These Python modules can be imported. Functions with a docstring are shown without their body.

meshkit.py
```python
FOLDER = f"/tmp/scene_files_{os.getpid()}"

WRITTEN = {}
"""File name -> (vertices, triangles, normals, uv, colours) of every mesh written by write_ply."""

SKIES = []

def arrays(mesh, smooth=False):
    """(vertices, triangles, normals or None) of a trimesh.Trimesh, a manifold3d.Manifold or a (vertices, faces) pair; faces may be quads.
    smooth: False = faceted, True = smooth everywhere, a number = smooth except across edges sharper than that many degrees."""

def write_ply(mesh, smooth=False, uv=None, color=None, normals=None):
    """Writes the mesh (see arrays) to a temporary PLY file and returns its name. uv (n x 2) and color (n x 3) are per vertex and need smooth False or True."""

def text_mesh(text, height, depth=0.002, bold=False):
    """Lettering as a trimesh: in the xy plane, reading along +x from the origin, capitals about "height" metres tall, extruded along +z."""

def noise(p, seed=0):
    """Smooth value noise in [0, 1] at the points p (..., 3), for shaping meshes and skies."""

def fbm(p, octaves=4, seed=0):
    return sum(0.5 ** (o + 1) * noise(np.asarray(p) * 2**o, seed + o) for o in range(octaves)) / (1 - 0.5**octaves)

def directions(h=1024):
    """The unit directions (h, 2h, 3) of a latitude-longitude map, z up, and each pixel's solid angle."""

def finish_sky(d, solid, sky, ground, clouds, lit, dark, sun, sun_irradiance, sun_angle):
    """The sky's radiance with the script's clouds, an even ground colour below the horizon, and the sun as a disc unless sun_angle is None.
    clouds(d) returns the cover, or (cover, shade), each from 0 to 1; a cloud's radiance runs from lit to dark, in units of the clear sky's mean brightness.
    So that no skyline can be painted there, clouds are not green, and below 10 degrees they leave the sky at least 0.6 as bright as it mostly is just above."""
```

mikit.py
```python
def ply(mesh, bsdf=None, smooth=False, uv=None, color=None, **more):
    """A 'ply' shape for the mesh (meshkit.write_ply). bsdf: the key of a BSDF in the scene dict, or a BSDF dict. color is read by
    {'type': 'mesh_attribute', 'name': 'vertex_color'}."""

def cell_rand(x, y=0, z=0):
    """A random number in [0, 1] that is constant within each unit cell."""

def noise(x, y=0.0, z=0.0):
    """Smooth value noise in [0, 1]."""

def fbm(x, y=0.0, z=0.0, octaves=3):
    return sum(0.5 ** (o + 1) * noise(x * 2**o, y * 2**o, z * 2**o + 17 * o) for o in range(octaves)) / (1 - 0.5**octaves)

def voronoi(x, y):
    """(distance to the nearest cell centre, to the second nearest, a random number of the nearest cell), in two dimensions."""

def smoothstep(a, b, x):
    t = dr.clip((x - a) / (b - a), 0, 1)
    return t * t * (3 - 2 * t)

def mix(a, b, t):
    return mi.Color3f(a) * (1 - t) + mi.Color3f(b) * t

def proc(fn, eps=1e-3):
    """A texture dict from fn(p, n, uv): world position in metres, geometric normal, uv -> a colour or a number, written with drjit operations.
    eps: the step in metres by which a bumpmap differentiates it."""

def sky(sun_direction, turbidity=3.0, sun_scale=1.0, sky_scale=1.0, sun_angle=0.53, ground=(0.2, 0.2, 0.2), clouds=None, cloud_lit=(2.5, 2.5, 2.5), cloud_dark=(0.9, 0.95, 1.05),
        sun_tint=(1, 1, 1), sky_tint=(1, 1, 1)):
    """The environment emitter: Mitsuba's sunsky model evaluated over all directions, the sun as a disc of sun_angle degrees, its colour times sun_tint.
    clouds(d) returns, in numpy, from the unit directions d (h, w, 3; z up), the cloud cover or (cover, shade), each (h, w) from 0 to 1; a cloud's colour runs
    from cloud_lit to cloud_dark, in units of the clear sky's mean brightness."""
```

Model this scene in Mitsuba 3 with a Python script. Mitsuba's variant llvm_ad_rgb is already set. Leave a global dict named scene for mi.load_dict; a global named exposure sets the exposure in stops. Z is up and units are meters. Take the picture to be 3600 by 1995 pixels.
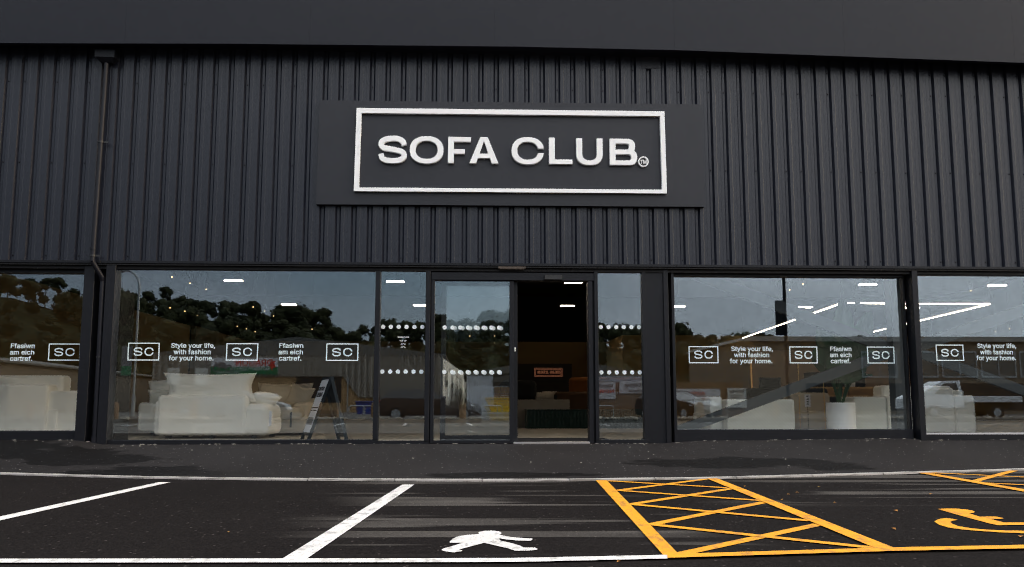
import math, random
import numpy as np, trimesh, manifold3d as m3
import drjit as dr, mitsuba as mi
import mikit, meshkit
from mikit import proc, noise, fbm, smoothstep, mix, cell_rand
from shapely import affinity
from shapely.geometry import Polygon, LineString, Point, box as sbox
from shapely.ops import unary_union

T = mi.ScalarTransform4f
rng = np.random.default_rng(7)
random.seed(7)
scene, labels = {}, {}

# ------------------------------------------------------------------ camera, sky, exposure
# x runs along the shop front to the right, y into the shop, z up; the cladding's face is y = 0.
PITCH, YAW = math.radians(7.42), math.radians(2.75)
CAM = np.array([0.0, -12.6, 0.8])
FWD = np.array([math.sin(YAW) * math.cos(PITCH), math.cos(YAW) * math.cos(PITCH), math.sin(PITCH)])
scene['camera'] = {'type': 'perspective', 'fov': math.degrees(2 * math.atan(1800 / 3240)), 'fov_axis': 'x',
                   'near_clip': 0.05, 'far_clip': 2000.0,
                   'to_world': T().look_at(origin=CAM.tolist(), target=(CAM + FWD).tolist(), up=[0, 0, 1])}
exposure = 3.05
SUN = np.array([0.88, -0.34, 0.33])


def clouds(d):
    az = np.arctan2(d[..., 0], -d[..., 1])
    n = meshkit.fbm(np.stack([d[..., 0] * 2.2, d[..., 1] * 2.2, d[..., 2] * 5.0], -1) + 3.1, 4, seed=5)
    sunward = np.clip(d @ (SUN / np.linalg.norm(SUN)), -1, 1)
    low = np.clip((28 - np.degrees(np.arcsin(np.clip(d[..., 2], -1, 1)))) / 16, 0, 1)   # a dark bank of cloud over the hill, brighter overhead
    shade = np.clip(0.34 + 0.60 * low - 0.42 * sunward + 1.0 * (n - 0.5), 0, 1)
    cover = np.clip(0.96 - 0.5 * np.clip((n - 0.52) * 4, 0, 1) * (sunward > -2), 0, 1)
    return cover, shade


scene['sky'] = mikit.sky(SUN.tolist(), turbidity=4, sun_scale=0.13, sun_angle=34, sun_tint=(1.0, .975, .945), ground=(0.07, 0.07, 0.06), clouds=clouds,
                         cloud_lit=(3.9, 3.95, 4.05), cloud_dark=(0.58, 0.68, 0.80))


# ------------------------------------------------------------------ materials
def rgb(*c):
    return {'type': 'rgb', 'value': list(c)}


def principled(name, color, rough=0.5, spec=0.5, metal=0.0, **more):
    c = color if isinstance(color, dict) else rgb(*color)
    scene['material_' + name] = {'type': 'twosided', 'bsdf': {'type': 'principled', 'base_color': c, 'roughness': rough, 'specular': spec, 'metallic': metal, **more}}
    return name


def tex(a, b, sx, sy, sz, octaves=3):
    return proc(lambda p, n, uv: mix(a, b, fbm(p.x * sx, p.y * sy, p.z * sz, octaves)))


principled('anthracite_cladding', proc(lambda p, n, uv: mix((.0078, .0094, .0162), (.0124, .0143, .0230), .30 * fbm(p.x * 3, p.y * 3, p.z * .35, 2) + .70 * fbm(p.x * .5, 0, p.z * .6, 2))), 0.33, 0.42)
principled('anthracite_fascia', tex((.0064, .0074, .0130), (.0088, .0096, .0154), .6, .6, 2.0), 0.40, 0.25)
principled('anthracite_panel', tex((.0125, .0134, .0190), (.0155, .0164, .0224), .8, .8, 2.0), 0.40, 0.36)
principled('anthracite_frame', tex((.0062, .0068, .0096), (.0088, .0094, .0126), 3, 3, 1.5), 0.36, 0.24)
principled('black_recess', (.008, .008, .009), 0.6, 0.3)
principled('pipe_metal', (.010, .010, .014), 0.42, 0.25)
principled('sign_white', (.82, .83, .84), 0.35, 0.5)
principled('sign_return', (.55, .60, .60), 0.4, 0.4)
principled('vinyl', (.60, .70, .72), 0.55, 0.3)
principled('vinyl_dot', (.74, .80, .82), 0.55, 0.3)
principled('vinyl_mark', (.38, .43, .45), 0.55, 0.3)
principled('silver', (.75, .75, .75), 0.25, 0.5, 1.0)
principled('aluminium', (.50, .50, .51), 0.38, 0.5, 0.7)
principled('lamp_housing', tex((.060, .048, .040), (.095, .075, .062), 9, 9, 20), 0.6, 0.3)
principled('black_ceiling', (.006, .006, .006), 0.8, 0.1)
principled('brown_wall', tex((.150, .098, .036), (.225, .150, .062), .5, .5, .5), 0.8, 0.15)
principled('dimmed_brown_wall', tex((.052, .034, .013), (.082, .054, .022), .5, .5, .5), 0.8, 0.15)  # copy of brown_wall; weaker light on far partitions put into its colour
principled('brown_panel', tex((.19, .13, .08), (.24, .17, .11), 2, 2, .6), 0.7, 0.2)
principled('dark_wall', (.014, .011, .010), 0.7, 0.2)
principled('carpet', tex((.22, .195, .155), (.30, .268, .22), 9, 9, 9), 0.95, 0.05)
principled('door_mat', tex((.014, .014, .015), (.024, .024, .026), 60, 60, 60), 0.95, 0.05)
principled('steel_blue', (.018, .026, .034), 0.5, 0.4)


def weave(a, b, k=160):
    def fn(p, n, uv):
        w = 0.5 + 0.25 * dr.sin(p.x * k) * dr.sin(p.z * k) + 0.25 * dr.sin(p.y * k) * dr.sin((p.x + p.z) * k * .7)
        return mix(a, b, 0.55 * fbm(p.x * 6, p.y * 6, p.z * 6) + 0.45 * w)
    return proc(fn)


principled('cream_fabric', weave((.80, .785, .73), (.88, .865, .81)), 0.9, 0.1, sheen=0.4)
principled('sand_fabric', weave((.42, .37, .29), (.53, .47, .38)), 0.9, 0.1, sheen=0.4)
principled('grey_fabric', weave((.56, .57, .53), (.66, .67, .63)), 0.9, 0.1, sheen=0.3)
principled('brown_fabric', weave((.055, .030, .016), (.085, .048, .026)), 0.9, 0.1, sheen=0.3)
principled('rust_fabric', weave((.15, .052, .013), (.21, .075, .019)), 0.9, 0.1, sheen=0.3)
principled('dark_fabric', weave((.012, .012, .011), (.022, .022, .020)), 0.9, 0.1, sheen=0.3)
principled('tan_fabric', weave((.24, .15, .065), (.31, .20, .09)), 0.9, 0.1, sheen=0.3)
principled('black_plastic', (.012, .012, .013), 0.4, 0.5)
principled('green_tile', tex((.006, .022, .017), (.009, .034, .026), 20, 20, 6), 0.22, 0.5)
principled('pot_white', (.84, .86, .88), 0.45, 0.4)
principled('soil', (.03, .02, .012), 0.95, 0.05)
principled('blue_board', (.007, .013, .019), 0.5, 0.4)
principled('poster', (.66, .68, .74), 0.5, 0.3)
principled('poster_ink', (.05, .05, .06), 0.5, 0.3)
principled('gold', (.75, .48, .20), 0.3, 0.5, 1.0)
scene['material_strelitzia_leaf'] = {'type': 'twosided', 'bsdf': {'type': 'principled', 'base_color': proc(lambda p, n, uv: mix((.008, .045, .018), (.022, .085, .034), fbm(p.x * 9, p.y * 9, p.z * 3))), 'roughness': 0.4, 'specular': 0.5}}
principled('leaf_stem', (.025, .065, .022), 0.5, 0.4)
scene['material_window_glass'] = {'type': 'thindielectric', 'int_ior': 2.08, 'ext_ior': 1.0, 'specular_reflectance': rgb(.82, .93, 1.0), 'specular_transmittance': rgb(.97, .98, .96)}


def asphalt_color(p, n, uv):
    # fine aggregate, pale stone flecks, broad tone; paler streaks that lie along the bays
    g = noise(p.x * 90, p.y * 90) * 0.5 + noise(p.x * 170, p.y * 170 + 9) * 0.5
    base = 0.0042 + 0.0120 * g * g + 0.0022 * fbm(p.x * .8, p.y * .8)
    fleck = dr.select(cell_rand(p.x * 80, p.y * 45, 4) > 0.992, 0.055 * noise(p.x * 40, p.y * 40 + 2), 0.0)
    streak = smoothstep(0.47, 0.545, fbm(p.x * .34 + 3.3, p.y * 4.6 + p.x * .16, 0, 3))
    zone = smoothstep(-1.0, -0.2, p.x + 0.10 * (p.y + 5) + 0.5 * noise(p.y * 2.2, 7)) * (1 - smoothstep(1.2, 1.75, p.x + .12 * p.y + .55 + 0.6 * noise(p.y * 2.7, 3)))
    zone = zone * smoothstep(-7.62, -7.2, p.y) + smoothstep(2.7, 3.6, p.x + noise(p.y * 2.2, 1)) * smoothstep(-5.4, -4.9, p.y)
    streak_tone = dr.clip(streak * zone, 0, 1) * (0.55 + 0.45 * g)
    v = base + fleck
    streak_tone = streak_tone * 0.046 * (0.6 + 0.8 * noise(p.x * 1.7, p.y * 6))
    return mi.Color3f(v * 1.16 + streak_tone * 1.05, v * 0.97 + streak_tone * 0.96, v * 0.92 + streak_tone * 0.86)


def pavement_color(p, n, uv):
    g = noise(p.x * 100, p.y * 100) * 0.5 + noise(p.x * 190, p.y * 190 + 9) * 0.5
    base = 0.0095 + 0.0105 * g + 0.0060 * fbm(p.x * .9, p.y * .9)
    fleck = dr.select(cell_rand(p.x * 80, p.y * 60, 4) > 0.993, 0.15 * noise(p.x * 40, p.y * 40 + 2), 0.0)
    v = (base + fleck) * (1 - 0.62 * pavement_wet(p))
    return mi.Color3f(v * 1.08, v * 0.98, v * 0.98)


def pavement_wet(p):
    # rain water left standing against the kerb: two pools and a thin run
    e = 1.5 * (fbm(p.x * 1.1, p.y * 2.0, 0, 4) - 0.5) + 0.35 * (fbm(p.x * 7, p.y * 11, 0, 2) - 0.5)
    a = smoothstep(0.10, -0.06, dr.abs(p.y + 1.20 - 0.55 * (-4.6 - p.x)) - 0.42 + e) * smoothstep(-2.2, -3.4, p.x)
    b = smoothstep(0.12, -0.08, dr.sqrt(dr.square((p.x - 3.1) / 1.55) + dr.square((p.y + 1.72) / .52)) - 0.85 + 0.8 * e)
    c = smoothstep(0.10, -0.05, dr.sqrt(dr.square((p.x - .55) / 1.0) + dr.square((p.y + 2.55) / .22)) - 0.8 + 0.8 * e)
    return dr.clip(a + b + c, 0, 1)


def rough_asphalt(p, n, uv):
    return noise(p.x * 75, p.y * 75) * 0.6 + noise(p.x * 140, p.y * 140) * 0.4


scene['material_asphalt'] = {'type': 'bumpmap', 'arbitrary': proc(rough_asphalt, 2e-3), 'scale': 0.0022,
                    'bsdf': {'type': 'principled', 'base_color': proc(asphalt_color), 'roughness': 0.75, 'specular': 0.03}}
scene['material_pavement_asphalt'] = {'type': 'bumpmap', 'arbitrary': proc(rough_asphalt, 2e-3), 'scale': 0.0018,
                             'bsdf': {'type': 'principled', 'base_color': proc(pavement_color), 'roughness': 0.75, 'specular': 0.05}}
principled('old_asphalt', tex((.062, .057, .050), (.098, .090, .080), 1.5, 1.5, 1), 0.85, 0.2)


def paint(a, b):
    def fn(p, n, uv):
        worn = smoothstep(0.55, 0.80, fbm(p.x * 22, p.y * 9, 0, 3)) * 0.40 + smoothstep(0.80, 0.86, noise(p.x * 70, p.y * 60)) * 0.3
        return mix(mix(a, b, fbm(p.x * 5, p.y * 3)), (.06, .055, .05), worn)
    return proc(fn)


principled('white_paint', paint((.61, .585, .555), (.53, .51, .48)), 0.6, 0.3)
principled('yellow_paint', paint((.72, .305, .008), (.62, .245, .010)), 0.6, 0.3)
principled('kerb_stone', proc(lambda p, n, uv: mix((.31, .295, .28), (.15, .14, .13), smoothstep(.42, .75, fbm(p.x * 7, p.y * 9, p.z * 30)))), 0.8, 0.2)
principled('debris', (.40, .38, .33), 0.8, 0.2)
principled('leaf_litter', (.45, .20, .05), 0.8, 0.2)


def glow(r, g, b):
    return {'type': 'area', 'radiance': rgb(r, g, b)}


# ------------------------------------------------------------------ mesh helpers
def ply(mesh, bsdf=None, smooth=False):
    return mikit.ply(mesh, 'material_' + bsdf if bsdf else None, smooth=smooth)


def box(x0, x1, y0, y1, z0, z1, b=0.0):
    if b <= 0:
        return trimesh.creation.box(bounds=[[x0, y0, z0], [x1, y1, z1]])
    p = []
    for x, sx in ((x0, 1), (x1, -1)):
        for y, sy in ((y0, 1), (y1, -1)):
            for z, sz in ((z0, 1), (z1, -1)):
                p += [[x, y + sy * b, z + sz * b], [x + sx * b, y, z + sz * b], [x + sx * b, y + sy * b, z]]
    return trimesh.convex.convex_hull(np.array(p))


def rbox(x0, x1, y0, y1, z0, z1, r, seg=20):
    s = m3.Manifold.sphere(r, seg)
    return m3.Manifold.batch_hull([s.translate([x, y, z]) for x in (x0 + r, x1 - r) for y in (y0 + r, y1 - r) for z in (z0 + r, z1 - r)])


def tm(man):
    m = man.to_mesh()
    return trimesh.Trimesh(m.vert_properties[:, :3], m.tri_verts, process=False)


def join(ms):
    return trimesh.util.concatenate([tm(m) if hasattr(m, 'to_mesh') else m for m in ms])


def prism(poly, d):
    gs = getattr(poly, 'geoms', [poly])
    return trimesh.util.concatenate([trimesh.creation.extrude_polygon(g, d, engine='earcut') for g in gs if g.area > 1e-9])


def upright(mesh, x, y, z, mirror=False):
    """A mesh drawn in the xy plane set upright: facing -y (towards the car park), or +y when mirror."""
    v = np.array(mesh.vertices)
    w = np.stack([(-v[:, 0] if mirror else v[:, 0]) + x, (v[:, 2] if mirror else -v[:, 2]) + y, v[:, 1] + z], 1)
    return trimesh.Trimesh(w, mesh.faces, process=False)


def cyl(p0, p1, r, seg=16, r1=None):
    p0, p1 = np.array(p0, float), np.array(p1, float)
    d = p1 - p0
    L = np.linalg.norm(d)
    c = trimesh.creation.cylinder(1.0, L, sections=seg)
    v = np.array(c.vertices)
    k = np.where(v[:, 2] > 0, r if r1 is None else r1, r)
    v[:, 0] *= k
    v[:, 1] *= k
    v[:, 2] += L / 2
    M = trimesh.geometry.align_vectors([0, 0, 1], d / L)
    return trimesh.Trimesh(v @ M[:3, :3].T + p0, c.faces, process=False)


def tube(pts, r, seg=12):
    pts = np.array(pts, float)
    ms = [cyl(a, b, r, seg) for a, b in zip(pts[:-1], pts[1:])]
    for p in pts[1:-1]:
        s = trimesh.creation.icosphere(2, r)
        s.apply_translation(p)
        ms.append(s)
    return join(ms)


def sheet(x0, x1, y, z0, z1):
    return trimesh.Trimesh([[x0, y, z0], [x1, y, z0], [x1, y, z1], [x0, y, z1]], [[0, 1, 2], [0, 2, 3]], process=False)


def poly_sheet(pts, z):
    p = Polygon(pts).buffer(0)
    v, f = trimesh.creation.triangulate_polygon(p, engine='earcut')
    f = np.array(f)
    v = np.array(v)
    a = v[f[:, 1]] - v[f[:, 0]]
    b = v[f[:, 2]] - v[f[:, 0]]
    flip = a[:, 0] * b[:, 1] - a[:, 1] * b[:, 0] < 0
    f[flip] = f[flip][:, ::-1]
    return trimesh.Trimesh(np.c_[v, np.full(len(v), z)], f, process=False)


counts = {}


def key_for(name):
    n = counts.get(name, 0)
    counts[name] = n + 1
    return name if n == 0 else f'{name}_{n:03d}'


def say(key, label=None, cat=None, group=None, kind=None):
    d = {k: v for k, v in (('label', label), ('category', cat), ('group', group), ('kind', kind)) if v}
    if d:
        labels[key] = d


def obj(name, mesh, bsdf, parent=None, smooth=False, label=None, cat=None, group=None, kind=None, emit=None, **more):
    key = key_for((parent + '__' if parent else '') + name)
    shape = dict(mesh) if isinstance(mesh, dict) else ply(mesh, bsdf, smooth)
    if emit:
        shape['emitter'] = emit
    shape.update(more)
    scene[key] = shape
    say(key, label, cat, group, kind)
    return key


def thing(name, label, cat, group=None):
    key = key_for(name)
    say(key, label, cat, group)
    return key


# ------------------------------------------------------------------ lettering: wide grotesque capitals drawn as outlines
def spline(pts, n=10):
    p = np.array(pts, float)
    p = np.vstack([2 * p[0] - p[1], p, 2 * p[-1] - p[-2]])
    out = []
    for i in range(1, len(p) - 2):
        for t in np.linspace(0, 1, n, endpoint=False):
            out.append(0.5 * (2 * p[i] + (p[i + 1] - p[i - 1]) * t + (2 * p[i - 1] - 5 * p[i] + 4 * p[i + 1] - p[i + 2]) * t ** 2 + (3 * p[i] - p[i - 1] - 3 * p[i + 1] + p[i + 2]) * t ** 3))
    out.append(p[-2])
    return np.array(out)


def superellipse(w, h, e=2.25, n=72):
    a = np.linspace(0, 2 * np.pi, n, endpoint=False)
    c, s = np.cos(a), np.sin(a)
    return Polygon(np.c_[w / 2 * (1 + np.sign(c) * abs(c) ** (2 / e)), h / 2 * (1 + np.sign(s) * abs(s) ** (2 / e))])


def ring(w, h, tx, ty):
    return superellipse(w, h).difference(affinity.translate(superellipse(w - 2 * tx, h - 2 * ty), tx, ty))


def letter(ch, w, h, tx, ty):
    if ch == 'S':
        f = [(.985, .70), (.93, .875), (.72, .985), (.48, 1.0), (.20, .955), (.03, .83), (.02, .69), (.13, .58), (.42, .525), (.60, .49), (.88, .415), (.985, .29), (.96, .15), (.78, .03), (.52, 0), (.26, .018), (.07, .12), (.012, .305)]
        p = spline([(tx / 2 + x * (w - tx), ty / 2 + y * (h - ty)) for x, y in f], 8)
        s = LineString(p).buffer((tx + ty) / 4, cap_style=2)
        return s.intersection(sbox(-1, h * .285, 2 * w, h * .66).union(sbox(-1, -1, 2 * w, h * .39)).union(sbox(-1, h * .655, 2 * w, 2 * h)))
    if ch == 'O':
        return ring(w, h, tx, ty)
    if ch == 'C':
        return ring(w, h, tx, ty).difference(sbox(w * .55, h * .415, w * 1.2, h * .59))
    if ch == 'F':
        return unary_union([sbox(0, 0, tx, h), sbox(0, h - ty, w, h), sbox(0, h * .36, w * .74, h * .36 + ty)])
    if ch == 'L':
        return unary_union([sbox(0, 0, tx, h), sbox(0, 0, w, ty)])
    if ch == 'A':
        o = Polygon([(0, 0), (w * .5 - tx * .62, h), (w * .5 + tx * .62, h), (w, 0), (w - tx * 1.12, 0), (w / 2, h * .86), (tx * 1.12, 0)])
        bar = sbox(w * .2, h * .20, w * .8, h * .20 + ty * .95).intersection(Polygon([(0, 0), (w * .5 - tx * .62, h), (w * .5 + tx * .62, h), (w, 0)]))
        return o.union(bar)
    if ch == 'U':
        r = superellipse(w, h * .9, 2.5)
        out = unary_union([r.intersection(sbox(-1, -1, 2 * w, h * .45)), sbox(0, h * .44, w, h)])
        i = affinity.translate(superellipse(w - 2 * tx, h * .9 - 2 * ty, 2.5), tx, ty)
        return out.difference(unary_union([i.intersection(sbox(-1, -1, 2 * w, h * .45)), sbox(tx, h * .44, w - tx, 2 * h)]))
    if ch == 'B':
        def bowl(w_, y0, y1):
            hh = y1 - y0
            return unary_union([sbox(0, y0, w_ - hh * .42, y1), affinity.translate(superellipse(hh * 1.0, hh, 2.4), w_ - hh * 1.0, y0)])
        top, bot = bowl(w * .93, h * .5 - ty / 2, h), bowl(w, 0, h * .5 + ty / 2)
        ti = bowl(w * .93 - 2 * tx, h * .5 + ty * .5, h - ty)
        bi = bowl(w - 2 * tx, ty, h * .5 - ty * .5)
        return top.union(bot).difference(affinity.translate(ti, tx, 0)).difference(affinity.translate(bi, tx, 0))


def fit_text(text, x0, x1, base, cap, depth=.002, bold=True):
    m = meshkit.text_mesh(text, cap, depth, bold)
    v = np.array(m.vertices)
    v[:, 0] = (v[:, 0] - v[:, 0].min()) / (v[:, 0].max() - v[:, 0].min()) * (x1 - x0) + x0
    v[:, 1] += base
    return trimesh.Trimesh(v, m.faces, process=False)


# ------------------------------------------------------------------ ground
KX = np.array([-9.0, -7.2, -5.28, -3.16, -1.31, .466, 2.276, 4.335, 6.7, 9.0, 11.0])
KY = np.array([-.62, -1.08, -1.71, -2.41, -2.74, -2.89, -2.76, -2.28, -1.60, -.98, -.45])


def kerb_y(x):
    from scipy.interpolate import PchipInterpolator
    return PchipInterpolator(KX, KY)(x)


WX = np.array([-9, -5.2, -4.75, 2.6, 3.2, 6.1, 6.35, 11])
WZ = np.array([.322, .318, .262, .258, .292, .318, .296, .300])
obj('car_park', trimesh.Trimesh([[-320, -320, 0], [320, -320, 0], [320, 60, 0], [-320, 60, 0]], [[0, 1, 2], [0, 2, 3]], process=False), 'asphalt', kind='structure',
    label='dark fresh asphalt of the car park')
obj('road', trimesh.Trimesh([[-200, -76, .004], [200, -76, .004], [200, -12.9, .004], [-200, -12.9, .004]], [[0, 1, 2], [0, 2, 3]], process=False), 'old_asphalt', kind='structure')

xs = np.linspace(-8.9, 10.8, 160)
ts = np.linspace(0, 1, 22)
V = []
for x in xs:
    y0, z1 = float(kerb_y(x)) + .085, float(np.interp(x, WX, WZ))
    for t in ts:
        y = y0 + t * (.34 - y0)
        zz = .018 + (z1 - .018) * min(1, max(0, (y - y0) / (.05 - y0)))
        V.append([x, y, zz + .004 * (meshkit.noise(np.array([x * 1.5, y * 1.5, 0.0])) - .5)])
n = len(ts)
Fq = [[i * n + j, (i + 1) * n + j, (i + 1) * n + j + 1, i * n + j + 1] for i in range(len(xs) - 1) for j in range(n - 1)]
obj('pavement', (np.array(V), np.array(Fq)), 'pavement_asphalt', smooth=True, kind='structure', label='sloping asphalt pavement in front of the shop')

kerb = key_for('kerb')
say(kerb, 'low pale concrete kerb edging between car park and pavement', kind='structure')
kx = -8.95
while kx < 10.6:
    L = .905
    a, b = kx + .004, kx + L
    ya, yb = float(kerb_y(a)), float(kerb_y(b))
    dz = rng.uniform(-.003, .003)
    h = .021 + dz * .5
    P = np.array([[a, ya - .01, -.03], [b, yb - .01, -.03], [b, yb + .085, -.03], [a, ya + .085, -.03],
                  [a, ya, h - .006], [b, yb, h - .006], [b, yb + .010, h], [b, yb + .085, h], [a, ya + .085, h], [a, ya + .012, h]])
    P[:, 1] += rng.uniform(-.004, .004)
    obj('stone', trimesh.convex.convex_hull(P), 'kerb_stone', kerb)
    kx += .911

# painted markings: sheets lying on the asphalt
def mark(name, pts, m, z=.0045, label=None):
    return obj(name, poly_sheet(pts, z), m, 'car_park', label=label)


def stroke(a, b, w):
    return list(LineString([a, b]).buffer(w / 2, cap_style=2).exterior.coords)[:-1]


mark('bay_line', [(-.637, -3.243), (-.519, -3.248), (-.829, -7.70), (-.956, -7.69)], 'white_paint', label='white bay line left of the walking figure')
mark('bay_line', [(-3.142, -2.83), (-3.022, -2.84), (-3.30, -7.66), (-3.43, -7.66)], 'white_paint', label='leftmost white bay line')
mark('end_line', [(-4.6, -7.50), (-2.4, -7.596), (.235, -7.70), (1.063, -7.637), (1.037, -7.756), (.229, -7.824), (-2.34, -7.717), (-4.6, -7.62)], 'white_paint', .009, label='long white line across the near end of the bays')
ped = [(.071, -6.734), (.082, -6.68), (.114, -6.636), (.159, -6.626), (.2, -6.66), (.216, -6.711), (.214, -6.765), (.199, -6.8), (.227, -6.861), (.258, -6.904), (.322, -6.953), (.391, -6.984), (.388, -7.024), (.373, -7.076), (.297, -7.057), (.246, -7.026), (.193, -6.967), (.199, -7.063), (.242, -7.129), (.271, -7.184), (.302, -7.257), (.319, -7.328), (.381, -7.331), (.39, -7.371), (.387, -7.415), (.325, -7.435), (.264, -7.436), (.248, -7.393), (.221, -7.333), (.18, -7.271), (.138, -7.198), (.101, -7.14), (.075, -7.185), (.031, -7.26), (-.04, -7.373), (-.03, -7.399), (-.02, -7.422), (-.03, -7.446), (-.065, -7.476), (-.095, -7.461), (-.126, -7.422), (-.137, -7.39), (-.131, -7.346), (-.093, -7.278), (-.023, -7.138), (-.096, -7.13), (-.097, -7.081), (-.082, -6.972), (-.054, -6.871), (-.007, -6.821), (.043, -6.793), (.081, -6.775)]
mark('walking_figure', ped, 'white_paint', label='white painted walking figure')
mark('hatch_edge', [(1.339, -2.877), (1.454, -2.882), (1.123, -7.64), (1.036, -7.64)], 'yellow_paint', .009, label='left yellow edge of the hatched strip')
mark('hatch_edge', [(2.555, -2.70), (2.672, -2.64), (2.365, -7.47), (2.255, -7.50)], 'yellow_paint', .009, label='right yellow edge of the hatched strip')
mark('yellow_end_line', [(1.058, -7.640), (1.034, -7.757), (2.30, -7.592), (3.054, -7.54), (6.2, -7.30), (6.2, -7.18), (3.129, -7.418), (2.366, -7.470)], 'yellow_paint', .013, label='yellow line across the near end of the disabled bays')
for a, b in [((1.38, -3.976), (2.565, -2.697)), ((1.307, -5.141), (2.536, -3.785)), ((1.222, -6.381), (2.431, -5.023)), ((1.125, -7.60), (2.341, -6.42))]:
    mark('hatch_line', stroke(a, b, .088), 'yellow_paint')
for a, b in [((1.461, -2.918), (2.472, -3.767)), ((1.387, -3.976), (2.45, -4.946)), ((1.315, -5.163), (2.347, -6.247)), ((1.229, -6.396), (2.263, -7.442))]:
    mark('hatch_line', stroke(a, b, .088), 'yellow_paint', .0065)
mark('hatch_edge', [(5.199, -1.92), (5.332, -1.88), (5.000, -6.9), (4.880, -6.9)], 'yellow_paint', .009, label='yellow edge of the farther hatched strip')
for a, b, z in [((5.194, -3.175), (6.55, -1.66), .0045), ((5.315, -1.93), (6.4, -2.98), .0065), ((5.182, -3.327), (6.3, -4.30), .0065), ((5.10, -4.6), (6.5, -3.1), .0045)]:
    mark('hatch_line', stroke(a, b, .09), 'yellow_paint', z)
body = [(3.581, -5.587), (3.656, -5.558), (3.732, -5.571), (3.777, -5.62), (3.793, -5.691), (3.764, -5.78), (3.711, -5.848), (3.67, -5.864), (3.636, -6.074), (3.696, -6.06), (3.756, -6.071), (3.755, -6.161), (3.722, -6.199), (3.637, -6.206), (3.628, -6.341), (3.62, -6.389), (3.85, -6.40), (3.95, -6.95), (4.06, -6.93), (4.04, -7.03), (3.88, -7.06), (3.77, -6.52), (3.501, -6.525), (3.498, -6.439), (3.516, -6.189), (3.543, -5.893)]
wheel = [(3.176, -6.319), (3.244, -6.227), (3.308, -6.163), (3.358, -6.133), (3.377, -6.174), (3.384, -6.241), (3.317, -6.288), (3.268, -6.361), (3.234, -6.451), (3.216, -6.557), (3.239, -6.662), (3.309, -6.742), (3.511, -6.797), (3.68, -6.78), (3.76, -6.72), (3.80, -6.83), (3.66, -6.90), (3.445, -6.905), (3.314, -6.852), (3.234, -6.794), (3.158, -6.724), (3.116, -6.639), (3.122, -6.5)]
obj('wheelchair_symbol', join([poly_sheet(body, .0045), poly_sheet(wheel, .0045)]), 'yellow_paint', 'car_park', label='yellow painted wheelchair symbol')

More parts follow.
